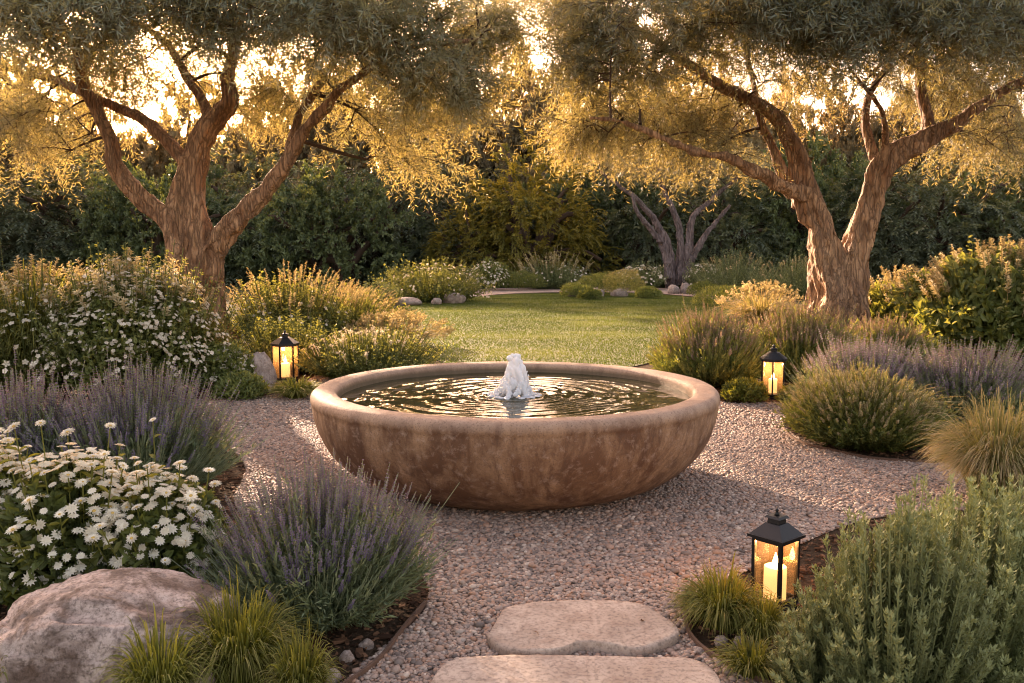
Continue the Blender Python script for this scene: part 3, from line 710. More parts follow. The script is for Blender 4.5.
def build_grass(root, R, H, n, rng, w=.006, mt='grass_y', arch=.5, tipd=.5, lean=(0, 0), name="blades"):
    th, ph = dome_dirs(n, rng, 1.35, .55); br = .28 * R * rng.uniform(0, 1, n) ** .5
    A = np.c_[np.cos(ph) * br, np.sin(ph) * br, np.zeros(n)]; k = rng.uniform(.65, 1.15, n)
    ex = (.22 + .78 * np.sin(th)) * R * k; up = H * k * (1 - .35 * np.sin(th))
    C = np.c_[np.cos(ph) * ex, np.sin(ph) * ex, up * (1 - arch * np.sin(th) * rng.uniform(.5, 1.5, n))]
    C[:, 0] += lean[0] * H; C[:, 1] += lean[1] * H
    C[:, :2] += rng.normal(0, .10 * R, (n, 2))
    Bm = A * .6 + C * .4; Bm[:, 2] = np.maximum(up * rng.uniform(.85, 1.15, n), C[:, 2] * .7)
    if arch >= .75: Bm[:, 2] = up * rng.uniform(1.05, 1.6, n); C[:, 2] = up * rng.uniform(.05, .75, n); Bm[:, :2] = A[:, :2] * .5 + C[:, :2] * .5
    P = bez(A, Bm, C, 8); C2 = P[:, -1:, 2]; P[..., 2] = np.maximum(P[..., 2], .004)
    s = nrm(np.c_[-np.sin(ph + rng.normal(0, .7, n)), np.cos(ph + rng.normal(0, .7, n)), rng.normal(0, .3, n)])
    W = w * np.array([.8, 1, 1, .95, .85, .7, .45, .06])[None] * rng.uniform(.6, 1.2, (n, 1))
    g = G(); ribbons(g, P, W, s, rng.uniform(0, 1, n), np.linspace(-.3, 1, 8).clip(0)[None] * rng.uniform(0, tipd * 2, (n, 1)).clip(0, 1))
    g.obj(name, M[mt], root)

def build_rosemary(root, R, H, n, rng, nl=110, leaf=(.020, .0042), mt='rosem', lean=(0, 0), spread=1.25, branch=True):
    P, th, ph = stem_paths(n, R, H, rng, 8, spread, .6, lean, .07, .35, .45)
    g = G(); tone = rng.uniform(0, 1, n); T0 = np.linspace(0, 1, 8)[None]
    tubes(g, P, (.0032 - .0016 * T0) * np.ones((n, 1)), 4, tone * .5, T0 * .9)
    t = rng.uniform(.18, 1, (n, nl)) ** .85; t[:, :8] = rng.uniform(.96, 1, (n, 8)); Q, T = sample(P, t); Q = Q.reshape(-1, 3); T = T.reshape(-1, 3)
    D = nrm(T * .55 + perp(T, rng)); L = leaf[0] * rng.uniform(.75, 1.25, len(Q)) * (1.15 - .35 * t.ravel())
    D[:, 2] += .25; D = nrm(D)
    leaves(g, Q, D, T, L, leaf[1], np.clip(rep(tone, nl) * .6 + rng.uniform(0, .4, len(Q)), 0, 1), np.clip(t.ravel() ** 3 * .8, 0, 1), -.25)
    g.obj("foliage", M[mt], root)

def build_mound(root, R, H, n, rng, leaf=(.04, .016), mt='green', crown=.7, tipf=.3, oval=False, depth=.5):
    """dense rounded cushion: leaf tufts spread through the outer shell of a low dome"""
    th = 1.5 * rng.uniform(0, 1, n) ** .6; ph = rng.uniform(0, 6.283, n)
    lump = 1 + .14 * fbm(np.c_[np.cos(ph) * th, np.sin(ph) * th, th * 0], 2.3, 3, int(rng.integers(99)))
    k = (1 - depth * rng.uniform(0, 1, n) ** 2) * lump
    B = np.c_[np.sin(th) * np.cos(ph) * R * k, np.sin(th) * np.sin(ph) * R * k, np.cos(th).clip(.02) ** crown * H * k]
    N_ = nrm(np.c_[np.sin(th) * np.cos(ph) / R, np.sin(th) * np.sin(ph) / R, np.cos(th) / H])
    D = nrm(N_ * .8 + rng.normal(size=(n, 3)) * .6 + [0, 0, .3]); g = G()
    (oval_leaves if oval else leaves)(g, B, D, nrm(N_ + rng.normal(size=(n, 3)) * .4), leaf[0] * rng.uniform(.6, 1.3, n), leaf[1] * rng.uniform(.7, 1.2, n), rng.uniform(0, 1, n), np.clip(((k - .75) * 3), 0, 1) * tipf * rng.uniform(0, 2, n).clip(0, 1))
    g.obj("foliage", M[mt], root)
    return
def florets(root, R, H, n, rng, size, mt='cream', crown=.7, zmin=.0, name="blossoms", petals=5, r0=.95, th0=0, th1=1.45, cl=1, pw=.42):
    th = th0 + (th1 - th0) * rng.uniform(0, 1, n) ** .7; ph = rng.uniform(0, 6.283, n); k = r0 + rng.uniform(-.06, .1, n)
    B = np.c_[np.sin(th) * np.cos(ph) * R * k, np.sin(th) * np.sin(ph) * R * k, np.cos(th).clip(.02) ** crown * H * k]
    N_ = nrm(nrm(np.c_[np.sin(th) * np.cos(ph), np.sin(th) * np.sin(ph), np.cos(th) + .5]) + rng.normal(size=(n, 3)) * .25)
    if cl > 1:
        m_ = np.arange(n) // cl * cl; B = B[m_] + rng.normal(size=(n, 3)) * size * .8; N_ = nrm(N_[m_] + rng.normal(size=(n, 3)) * .25)
    B = np.repeat(B, petals, 0); Nn = np.repeat(N_, petals, 0); U = np.repeat(perp(N_, rng), petals, 0); W = np.cross(Nn, U)
    a = np.tile(np.arange(petals) * 6.283 / petals, n)[:, None]; D = nrm(U * np.cos(a) + W * np.sin(a) + Nn * .25)
    g = G(); leaves(g, B, D, Nn, size * .5 * np.repeat(rng.uniform(.7, 1.3, n), petals), size * pw, rep(rng.uniform(0, 1, n), petals), 0., .2, .6)
    g.obj(name, M[mt], root, kind='stuff')
def plumes(root, R, H, n, rng, hgt, mt='plume', leaf=(.03, .01), nl=34, th1=.9, lean=(0, 0), name="seed_plumes", droop=.15, th0=0., sides=None):
    """upright feathery heads rising above a bush"""
    th = th0 + (th1 - th0) * rng.uniform(0, 1, n) ** .7; ph = rng.uniform(0, 6.283, n) if sides is None else rng.uniform(sides[0], sides[1], n)
    A = np.c_[np.sin(th) * np.cos(ph) * R * .9, np.sin(th) * np.sin(ph) * R * .9, np.cos(th) ** .7 * H * .85]
    O = nrm(np.c_[np.cos(ph) * np.sin(th) * .8 + lean[0], np.sin(ph) * np.sin(th) * .8 + lean[1], 1.1 + 0 * th]); hh = hgt * rng.uniform(.6, 1.2, n)[:, None]
    C = A + O * hh; C[:, 2] -= droop * hh[:, 0] * .5; P = bez(A, A + O * hh * .55 + [0, 0, .06], C, 6)
    g = G(); tubes(g, P, np.full((n, 6), .004), 3, .3, .3)
    t = rng.uniform(.35, 1, (n, nl)); Q, T = sample(P, t); Q = Q.reshape(-1, 3); T = T.reshape(-1, 3); tp = 1 - .6 * t.ravel()
    D = nrm(T * .5 + perp(T, rng)); leaves(g, Q, D, T, leaf[0] * tp * 1.4 * rng.uniform(.7, 1.3, len(Q)), leaf[1] * rng.uniform(.7, 1.2, len(Q)), rng.uniform(0, 1, len(Q)), t.ravel() * .7)
    g.obj(name, M[mt], root, kind='stuff')
def build_arching(root, R, H, n, rng, leaf=(.05, .02), nl=26, mt='green_m', lean=(0, 0), spread=1.3, oval=True, tip=.6, up=.5, jit=.12, sw=.004):
    """arching stems with paired leaves all along"""
    P, th, ph = stem_paths(n, R, H, rng, 8, spread, .6, lean, jit, .4, up, .8)
    g = G(); tone = rng.uniform(0, 1, n); tubes(g, P, np.full((n, 8), sw), 3, tone * .4, .2)
    t = rng.uniform(.2, 1, (n, nl)); Q, T = sample(P, t); Q = Q.reshape(-1, 3); T = T.reshape(-1, 3)
    D = nrm(T * .6 + perp(T, rng)); Nn = nrm(np.c_[rng.normal(0, .4, (len(Q), 2)), np.ones(len(Q))])
    (oval_leaves if oval else leaves)(g, Q, D, Nn, leaf[0] * rng.uniform(.6, 1.2, len(Q)) * (1.15 - .5 * t.ravel()), leaf[1] * rng.uniform(.7, 1.2, len(Q)), np.clip(rep(tone, nl) * .6 + rng.uniform(0, .4, len(Q)), 0, 1), t.ravel() ** 2 * tip)
    g.obj("foliage", M[mt], root)

def plant(name, label, cat, spec, group=None, rz=0.0):
    loc, R, H = fit(*spec); return thing(name, label, cat, loc, rz, group), R, H

# ------------------------------------------------------------------ lanterns
def lantern(loc, rz, side, h, label, style, light):
    t = thing("lantern", label, "lantern", loc, rz, "candle lanterns in the beds")
    s = side / 2; zb, zt = .035 * h / .37, h * .72; pr = .0065 * h / .37
    if style == 'square':
        g = G(); box(g, (0, 0, .008), (side + .012, side + .012, .016)); box(g, (0, 0, .024), (side, side, .014))
        for x, y in ((1, 1), (1, -1), (-1, -1), (-1, 1)):
            box(g, (x * (s - pr), y * (s - pr), (zt + .031) / 2), (pr * 2, pr * 2, zt - .031))
        for a in range(4):
            c, d = math.cos(a * math.pi / 2), math.sin(a * math.pi / 2)
            for z in (.036, zt - .006): box(g, (c * (s - pr), d * (s - pr), z), (side - pr * 4.2, pr * 1.4, .010), a * math.pi / 2 + math.pi / 2)
        g.obj("frame", M['metal'], t)
        g = G(); e = side / 2 + .013
        box(g, (0, 0, zt + .006), (e * 2, e * 2, .010)); hh = h * .12
        box(g, (0, 0, zt + .011 + hh / 2), (e * 1.86, e * 1.86, hh), 0, .42)
        box(g, (0, 0, zt + .011 + hh + .010), (e * .66, e * .66, .018), 0, .9)
        box(g, (0, 0, zt + .011 + hh + .024), (e * .86, e * .86, .008), 0, .8)
        g.obj("roof", M['metal'], t)
        g = G(); lathe(g, [(.0005, 0), (.014, 0), (.010, .012), (.006, .02), (.009, .026), (.006, .034), (.0005, .036)], 16)
        o = g.obj("finial", M['metal'], t, smooth=True); o.location = (0, 0, zt + .038 + hh); o.scale = (h / .37 * .75,) * 3
        for a in range(4):
            g = G(); c, d = math.cos(a * math.pi / 2), math.sin(a * math.pi / 2)
            box(g, (c * (s - pr), d * (s - pr), (zt + .031) / 2), (side - pr * 4.2, .002, zt - .055), a * math.pi / 2 + math.pi / 2)
            g.obj("glass_pane", M['glass'], t)
    else:
        k = 6 if style == 'hexagonal' else 20
        def ring(g, r0, z0, r1, z1, kk=k):
            lathe(g, [(0.0005, z0), (r0, z0), (r1, z1), (0.0005, z1)], kk)
        g = G(); ring(g, s * 1.02, 0, s * 1.02, .016); ring(g, s * .7, .016, s * .7, .03); ring(g, s * 1.04, .03, s * 1.04, .046)
        for a in range(6):
            an = a * math.pi / 3; box(g, (math.cos(an) * s * .97, math.sin(an) * s * .97, (zt + .046) / 2), (pr * 1.6, pr * 1.6, zt - .046), an)
        ring(g, s * 1.02, zt - .012, s * 1.02, zt)
        g.obj("frame", M['metal'], t)
        g = G(); lathe(g, [(.0005, 0), (s * 1.1, 0), (s * 1.1, .012), (s * .96, .022), (s * .42, .058), (s * .26, .062), (s * .26, .078), (s * .32, .082), (s * .2, .09), (.0005, .092)], k)
        o = g.obj("roof", M['metal'], t); o.location = (0, 0, zt); o.scale = (1, 1, h / .40)
        g = G(); lathe(g, [(.0005, 0), (.010, .002), (.014, .014), (.009, .026), (.0005, .03)], 14)
        o = g.obj("finial", M['metal'], t, smooth=True); o.location = (0, 0, zt + .09 * h / .40)
        for a in range(6):
            g = G(); an = (a + .5) * math.pi / 3
            box(g, (math.cos(an) * s * .84, math.sin(an) * s * .84, (zt + .034) / 2), (s * .90, .002, zt - .060), an + math.pi / 2)
            g.obj("glass_pane", M['amber'], t)
    cr, ch = (side * .33, (zt - .05) * .56) if style == 'square' else (side * .17, (zt - .05) * .42)
    g = G(); z0 = .032 if style == 'square' else .047
    lathe(g, [(.0005, z0), (cr, z0), (cr, z0 + ch), (cr * .86, z0 + ch + .003), (cr * .6, z0 + ch - .005), (.0005, z0 + ch - .008)], 24)
    g.obj("candle", M['wax'], t, smooth=True)
    g = G(); fh = .055 * h / .37; lathe(g, [(.0004, 0), (.007, fh * .12), (.011, fh * .3), (.0095, fh * .5), (.005, fh * .78), (.0004, fh * 1.05)], 14)
    o = g.obj("flame", M['flame'], t, smooth=True); o.location = (0, 0, z0 + ch - .004); o.scale = (h / .37, h / .37, 1)
    ld = bpy.data.lights.new("candle_light", 'POINT'); ld.energy = light; ld.color = (1, .50, .18); ld.shadow_soft_size = .02
    lo = bpy.data.objects.new("candle_light", ld); COL.objects.link(lo); lo.parent = t; lo.location = (0, 0, z0 + ch + fh * 1.6)
p = ground(779, 612); lantern((p[0], p[1] + .06, 0), R_(40), .126, .37, "nearest black square lantern between the grass tuft and the rosemary", 'square', 1.5)
p = ground(284, 382); d_ = p[1] + .05; lantern((p[0], p[1] + .08, 0), R_(20), .27, .53, "black six-sided lantern glowing beside the rounded rock on the left bed", 'hexagonal', 3.0)
p = ground(775, 399); lantern((p[0], p[1] + .08, 0), R_(12), .225, .49, "round black lantern on the right bed behind the green mound, before the tree", 'round', 2.6)

# ------------------------------------------------------------------ trees
def limb(pts, dd, d0):
    """pts: (px, py, width px[, depth offset]) -> path + radius"""
    P = []; Rr = []
    for q in pts:
        d = d0 + (q[3] if len(q) > 3 else 0); P.append(at(q[0], q[1], d)); Rr.append(q[2] / 2 * d / F_PX)
    n = max(10, len(pts) * 7); S_ = spline(np.c_[np.array(P), Rr], n); return S_[:, :3], S_[:, 3]
def sprays(g, A, Dr, nt, L, nl, leaf, droop, rng, spread=.55, twig=None, flat=False, tipk=.6):
    n = len(A); A = np.repeat(A, nt, 0); D = nrm(np.repeat(Dr, nt, 0) + rng.normal(size=(n * nt, 3)) * spread)
    LL = L * rng.uniform(.55, 1.2, n * nt)[:, None]; C = A + D * LL; C[:, 2] -= (droop * LL[:, 0]) * rng.uniform(.4, 1.4, n * nt)
    P = bez(A, A + D * LL * .55, C, 5); tn = np.clip(np.repeat(rng.uniform(0, 1, n), nt) * .5 + rng.uniform(0, .5, n * nt), 0, 1)
    if twig is not None: tubes(twig, P, np.linspace(1, .35, 5)[None] * .003 * np.ones((n * nt, 1)), 3, .4)
    t = np.tile(np.linspace(.12, 1, nl)[None], (n * nt, 1)) + rng.uniform(-.03, .03, (n * nt, nl)); t = t.clip(0, 1); Q, T = sample(P, t); Q = Q.reshape(-1, 3); T = T.reshape(-1, 3)
    if flat:
        up = np.tile([[0, 0, 1.]], (len(T), 1)); sd = nrm(np.cross(T, up)); sgn = np.tile(np.where(np.arange(nl) % 2, 1., -1.), n * nt)[:, None]; O = sd * sgn + rng.normal(size=T.shape) * .15; Nn = nrm(up + rng.normal(size=T.shape) * .2)
    else: O = perp(T, rng); Nn = perp(T, rng)
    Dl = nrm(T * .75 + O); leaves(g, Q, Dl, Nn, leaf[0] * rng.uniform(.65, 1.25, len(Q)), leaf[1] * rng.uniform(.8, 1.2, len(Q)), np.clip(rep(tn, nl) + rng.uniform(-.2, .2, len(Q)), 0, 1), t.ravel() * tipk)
def olive_tree(name, label, base_px, d0, limbs, canopy, seed, trunk_mat='bark', thin=.88):
    rng = np.random.default_rng(seed); b = at(base_px[0], base_px[1], d0); base = np.array([b[0], d0, 0.0])
    t = thing(name, label, "tree", tuple(base)); g = G(); paths = []
    for L_ in limbs:
        L_ = [(q[0], q[1], q[2] * thin) + tuple(q[3:]) for q in L_]
        P, Rr = limb(L_, 0, d0); paths.append((P, Rr)); P = P - base
        nz = np.stack([fbm(P, 1.7, 3, seed + q) for q in range(3)], -1) * .035; nz[:2] *= 0; P = P + nz
        k = 22; T = nrm(np.gradient(P, axis=0)); ref = np.array([.3, .9, .25]); U = nrm(np.cross(T, ref)); W = np.cross(T, U); a = np.arange(k) * 2 * math.pi / k
        fl = .95 + (.24 * np.cos(3 * a[None] + P[:, 2:3] * 2.2) + .11 * np.cos(7 * a[None] + P[:, 2:3] * 1.4 + 1)) * np.clip(Rr[:, None] / .25, .2, 1)
        V = P[:, None] + (U[:, None] * np.cos(a)[None, :, None] + W[:, None] * np.sin(a)[None, :, None]) * (Rr[:, None] * fl)[..., None]
        s = len(P); i = np.arange(s - 1)[:, None] * k; j = np.arange(k)[None]; j2 = (j + 1) % k
        g.add(V.reshape(-1, 3), np.stack([i + j, i + j2, i + k + j2, i + k + j], -1).reshape(-1, 4))
        g.add(np.vstack([V[0], V[-1]]), [list(range(k))[::-1], list(range(k, 2 * k))])
    me = remeshed(g, .018, "trunk", M[trunk_mat], 2)
    n = len(me.vertices); co = np.zeros(n * 3, np.float32); me.vertices.foreach_get("co", co); co = co.reshape(-1, 3); no = np.zeros(n * 3, np.float32); me.vertices.foreach_get("normal", no); no = no.reshape(-1, 3)
    amp = .062 * np.clip(1.35 - co[:, 2:3] * .36, .16, 1)
    rid = 1 - 2.4 * np.abs(vnoise(co * [8, 8, 1.5] + .6 * vnoise(co * 2)[:, None], seed)); pl = fbm(co * [9, 9, 5], 1, 3, seed + 3)
    co = co + no * (rid[:, None] * .7 + pl[:, None] * .5) * amp
    me.vertices.foreach_set("co", co.ravel()); me.update(); link("trunk", me, t)
    # canopy: leaf sprays spread through the crown, each fed by a branch from the nearest limb
    allP = np.concatenate([p_ for p_, r_ in paths]); allR = np.concatenate([r_ for p_, r_ in paths])
    lo = (allP[:, 2] > 2.4) & (allR < .13); allP, allR = allP[lo], allR[lo]
    gl, gb = G(), G(); nodes = np.zeros((len(allP) + 20000, 5)); nodes[:len(allP)] = np.c_[allP, allR, allR * 0]; nn = len(allP); outs, ends = [], []
    for (cx, cy, cz, rx, ry, rz_, n, kind) in canopy:
        u = nrm(rng.normal(size=(n, 3))) * (rng.uniform(0, 1, n) ** .45)[:, None]
        A = np.array([cx, cy, cz]) + u * [rx, ry, rz_]; A = A + fbm(A, .7, 2, seed)[:, None] * .25
        A = A[(A[:, 2] > 1.9) & ((fbm(A, 1.3, 2, seed + 9) > -.32) | (kind == 'droop'))]
        for k_ in np.argsort([np.linalg.norm(allP - a_, axis=1).min() for a_ in A]):
            nd = nodes[:nn]; a_ = A[k_]; dd_ = np.linalg.norm(nd[:, :3] - a_, axis=1) + np.where(nd[:, 2] > a_[2] + .25, .8, 0) + .25 * nd[:, 4]
            q = int(dd_.argmin()); s0 = nd[q, :3].copy(); r0 = nd[q, 3]; o_ = a_ - s0; ln = np.linalg.norm(o_) + 1e-6
            c_ = (a_ + s0) / 2 + [0, 0, .12 * ln] + rng.normal(size=3) * .09 * ln
            P = bez(s0[None], c_[None], a_[None], 9); r1 = min(r0 * .75, .036, .008 + .035 * ln)
            tubes(gb, P - base, np.linspace(r1, max(r1 * .55, .006), 9)[None], 5, .5, rough=.12)
            nodes[nn:nn + 8] = np.c_[P[0, 1:], np.linspace(r1, max(r1 * .55, .006), 9)[1:], np.full(8, nd[q, 4] + .35)]; nn += 8
            outs.append(o_ / ln); ends.append(a_)
        out = np.array(outs); A = np.array(ends); outs, ends = [], []
        if kind == 'droop': sprays(gl, A - base, nrm(out * [1, 1, .1] + [0, 0, -.15]), 8, .60, 28, (.085, .0085), .42, rng, .55, gb, tipk=.8)
        else: sprays(gl, A - base, nrm(out * [1, 1, .6] + [0, 0, .12]), 10, .70, 30, (.115, .0135), .3, rng, .5, gb, tipk=.35)
    gl.obj("crown", M['olive'], t); gb.obj("branchwork", M['twig'], t, smooth=True)
    return t

left_limbs = [
    [(197, 345, 84), (197, 326, 64), (195, 290, 53), (194, 255, 50), (190, 225, 44), (188, 190, 34), (196, 155, 27), (211, 125, 24), (230, 103, 19), (227, 78, 15), (234, 45, 12), (242, 0, 9), (250, -50, 6)],
    [(195, 285, 30, .05), (185, 245, 28, -.05), (168, 222, 22, -.1), (138, 194, 19, -.15), (116, 168, 18, -.2), (110, 140, 16, -.2), (98, 112, 15, -.2), (84, 84, 13, -.3), (78, 55, 11, -.4), (60, 25, 9, -.6), (40, -10, 7, -.8)],
    [(92, 96, 10, -.2), (65, 84, 9, .1), (30, 74, 8, .2), (-20, 66, 6, .3)],
    [(188, 165, 18), (174, 146, 15, .1), (150, 122, 13, .2), (120, 108, 11, .2), (96, 98, 10, -.1)],
    [(212, 122, 15), (203, 103, 12, .2), (190, 85, 10, .3), (178, 62, 9, .5), (160, 38, 7, .7), (128, 16, 6, .9)],
    [(205, 280, 30, -.05), (215, 245, 27, -.1), (236, 218, 22, -.2), (262, 196, 19, -.3), (283, 170, 16, -.4), (300, 142, 13, -.5), (322, 112, 12, -.6), (345, 84, 10, -.7), (385, 58, 8, -.8), (430, 44, 7, -.9), (480, 38, 5, -1)],
    [(282, 172, 12, -.35), (292, 140, 11, .0), (299, 112, 9, .1), (318, 84, 8, .2), (338, 52, 7, .3), (352, 18, 6, .5)],
]
right_limbs = [
    [(836, 352, 104), (836, 330, 86), (834, 300, 60), (826, 265, 42), (815, 225, 31), (803, 185, 27), (796, 152, 22), (780, 124, 19), (760, 107, 16), (722, 85, 14), (683, 60, 11), (650, 35, 9), (610, 15, 6)],
    [(845, 310, 50, .05), (850, 268, 38, .1), (862, 225, 29, .1), (872, 194, 27, .1), (883, 166, 30, .05), (900, 153, 29, 0), (928, 140, 24, -.1), (950, 127, 18, -.2), (968, 115, 15, -.3), (994, 97, 12, -.4), (1030, 76, 10, -.6), (1070, 50, 7, -.8)],
    [(806, 196, 22, -.05), (788, 189, 17, -.2), (758, 173, 14, -.4), (730, 159, 11, -.5), (684, 148, 8, -.7), (634, 122, 6, -.9), (588, 118, 4, -1)],
    [(800, 205, 17, .05), (786, 180, 13, .1), (771, 146, 11, .2), (757, 114, 9, .3), (750, 75, 7, .4), (742, 30, 6, .6)],
    [(922, 146, 18, 0), (926, 115, 14, .1), (921, 82, 13, .2), (920, 55, 10, .3), (905, 15, 8, .4), (895, -40, 6, .5)],
    [(880, 172, 15, .05), (867, 132, 11, .2), (866, 98, 9, .3), (889, 64, 8, .5), (902, 35, 6, .6)],
    [(886, 160, 9, .1), (884, 122, 6, -.2), (873, 97, 5, -.4), (850, 70, 4, -.6)],
    [(836, 290, 26, -.15), (822, 315, 24, -.3), (803, 338, 16, -.5), (780, 354, 6, -.7)],
    [(850, 295, 24, -.1), (866, 325, 20, -.25), (888, 352, 6, -.4)],
]
DL = 12.4
def cz(px, py, d): return at(px, py, d)
def canopy(specs):
    out = []
    for px, py, d, rx, ry, rz_, n, k in specs:
        p = at(px, py, d); out.append((p[0], p[1], p[2], rx, ry, rz_, n, k))
    return out
olive_tree("olive_tree", "gnarled olive tree rising behind the white spirea, trunk forked in three", (197, 330), DL, left_limbs, canopy([
    (215, -20, 12.2, 3.1, 2.6, .75, 290, 'top'), (60, 10, 11.6, 1.7, 1.8, .7, 110, 'top'), (395, 25, 11.6, 1.4, 1.5, .55, 120, 'top'), (440, 62, 11.8, .75, .9, .4, 50, 'top'), (215, 5, 10.4, 2.8, .9, .42, 150, 'top'),
    (400, 105, 13.2, 1.3, .7, .35, 34, 'droop'), (20, 120, 12, 1.0, 1.2, .5, 60, 'droop'), (330, 85, 13.4, 1.3, .7, .35, 32, 'droop'), (475, 85, 12.6, .5, .8, .3, 14, 'droop'),
    (190, 50, 13.8, 2.2, .9, .45, 50, 'droop'), (50, 85, 13.4, 1.6, 1.0, .6, 56, 'droop'), (505, 18, 12.6, .4, .8, .4, 26, 'top'), (150, 78, 14.0, .8, .5, .3, 14, 'droop'), (250, 95, 13.4, 1.3, .8, .3, 34, 'droop'), (150, 55, 13.8, .9, .5, .25, 26, 'droop'), (225, 120, 13.6, .6, .4, .2, 12, 'droop'), (420, 145, 13.2, .8, .5, .25, 12, 'droop')]), 11)
olive_tree("olive_tree", "gnarled olive tree on the right with a broad trunk splitting in two", (838, 332), DL, right_limbs, canopy([
    (830, -20, 12.2, 3.1, 2.6, .75, 290, 'top'), (980, 0, 11.6, 1.6, 1.8, .7, 120, 'top'), (655, 20, 11.6, 1.4, 1.5, .6, 125, 'top'), (612, 60, 11.8, .65, .9, .45, 45, 'top'), (585, 15, 12.6, .45, .8, .4, 30, 'top'), (830, 10, 10.4, 2.8, .9, .42, 160, 'top'),
    (660, 120, 12.9, 1.5, .8, .5, 84, 'droop'), (600, 112, 12.4, .65, .9, .45, 40, 'droop'), (985, 135, 12.9, 1.1, .8, .45, 46, 'droop'), (720, 90, 13, 1.2, 1.0, .4, 40, 'droop'),
    (860, 65, 13.6, 2.0, .9, .42, 44, 'droop'), (960, 80, 13.2, 1.3, .9, .4, 50, 'droop'), (690, 150, 12.6, 1.1, .6, .25, 16, 'droop')]), 23, thin=.80)

# small multi-stemmed tree in the far bed
D2 = 34.0
olive_tree("small_tree", "small pale multi-stemmed tree in the far bed before the hedge", (676, 288), D2, [
    [(672, 290, 12), (671, 266, 10), (666, 240, 8), (654, 218, 7), (640, 202, 6), (622, 188, 5), (600, 172, 3.5)],
    [(678, 285, 11), (681, 250, 8), (678, 222, 7), (669, 200, 6), (660, 178, 5), (655, 155, 3.5)],
    [(683, 285, 11), (689, 245, 8.5), (693, 219, 7), (708, 204, 6), (722, 190, 5), (742, 175, 3.5)],
    [(668, 278, 8, -.2), (664, 250, 7, -.3), (652, 230, 6, -.4), (638, 212, 4.5, -.5), (632, 195, 3.5, -.5)],
    [(684, 275, 8, .2), (700, 244, 6.5, .3), (716, 222, 5, .4), (730, 205, 3.5, .4)]],
    canopy([(675, 158, D2, 2.6, 1.8, .7, 150, 'top'), (620, 165, D2, 1.3, 1.2, .6, 50, 'top'), (740, 165, D2, 1.3, 1.2, .6, 50, 'top')]), 37, 'bark_pale')

# ------------------------------------------------------------------ hedge of big evergreen shrubs and the trees beyond
def shrub_meshes(seed, R, H, n, mt, leaf, L, nt, nl, droop, flat=True, core=True):
    rng = np.random.default_rng(seed); g = G(); gb = G()
    th = np.arccos(rng.uniform(-.1, 1, n)); ph = rng.uniform(0, 6.283, n); k = rng.uniform(.35, 1, n) ** .6
    lump = 1 + .22 * fbm(np.c_[np.sin(th) * np.cos(ph), np.sin(th) * np.sin(ph), np.cos(th)], 2.0, 3, seed)
    A = np.c_[np.sin(th) * np.cos(ph) * R * k * lump, np.sin(th) * np.sin(ph) * R * k * lump, .12 * H + np.cos(th).clip(-.12) * H * .84 * k * lump]
    Dr = nrm(np.c_[np.cos(ph) * (np.sin(th) + .25), np.sin(ph) * (np.sin(th) + .25), .12 + .25 * np.cos(th)])
    sprays(g, A, Dr, nt, L, nl, leaf, droop, rng, .35, None, flat, .9)
    m = 26; S0 = np.c_[rng.normal(0, .12, (m, 2)), np.zeros(m)]; ix = rng.integers(0, n, m); P = bez(S0, (S0 + A[ix]) / 2 + [0, 0, .3], A[ix], 8)
    tubes(gb, P, np.linspace(1, .3, 8)[None] * .05 * np.ones((m, 1)), 6, .5, rough=.1)
    return g.mesh("crown", M[mt]), gb.mesh("trunk", M['twig'], True)
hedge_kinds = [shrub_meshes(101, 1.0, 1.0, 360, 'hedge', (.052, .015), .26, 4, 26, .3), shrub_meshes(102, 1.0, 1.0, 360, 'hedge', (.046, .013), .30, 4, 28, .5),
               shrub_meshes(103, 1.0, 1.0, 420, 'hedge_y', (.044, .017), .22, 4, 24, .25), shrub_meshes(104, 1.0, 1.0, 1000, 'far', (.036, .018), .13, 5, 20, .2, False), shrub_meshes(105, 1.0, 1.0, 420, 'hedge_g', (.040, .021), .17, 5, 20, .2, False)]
def shrub(name, label, cat, px, d, w, y_top, k, group, rz, base=278):
    p = at(px, y_top, d); t = thing(name, label, cat, (p[0], d, 0), rz, group)
    R = w / 2 * d / F_PX; H = p[2]
    for nm, me in zip(("crown", "trunk"), hedge_kinds[k]):
        o = link(nm, me, t); o.scale = (R, R, H)
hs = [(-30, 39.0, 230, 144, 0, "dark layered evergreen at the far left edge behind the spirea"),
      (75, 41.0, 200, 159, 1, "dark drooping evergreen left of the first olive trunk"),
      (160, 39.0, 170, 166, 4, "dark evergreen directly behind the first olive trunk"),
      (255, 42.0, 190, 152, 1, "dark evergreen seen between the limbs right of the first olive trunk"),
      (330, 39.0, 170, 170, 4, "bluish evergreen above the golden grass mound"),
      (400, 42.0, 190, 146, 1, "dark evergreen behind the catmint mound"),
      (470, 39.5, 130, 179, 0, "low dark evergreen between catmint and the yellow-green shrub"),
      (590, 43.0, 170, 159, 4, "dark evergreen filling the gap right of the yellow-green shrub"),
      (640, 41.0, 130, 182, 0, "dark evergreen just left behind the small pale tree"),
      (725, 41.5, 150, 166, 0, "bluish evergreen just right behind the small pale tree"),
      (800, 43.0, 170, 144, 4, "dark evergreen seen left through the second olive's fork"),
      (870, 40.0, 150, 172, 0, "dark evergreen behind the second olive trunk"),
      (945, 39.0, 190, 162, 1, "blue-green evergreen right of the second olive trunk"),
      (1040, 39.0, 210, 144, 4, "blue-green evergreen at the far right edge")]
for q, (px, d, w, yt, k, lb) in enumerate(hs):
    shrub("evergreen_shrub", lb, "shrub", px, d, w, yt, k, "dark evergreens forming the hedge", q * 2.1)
shrub("evergreen_shrub", "bright yellow-green shrub in the middle of the hedge", "shrub", 525, 38, 150, 152, 2, "yellow-green shrubs in the hedge", .5)
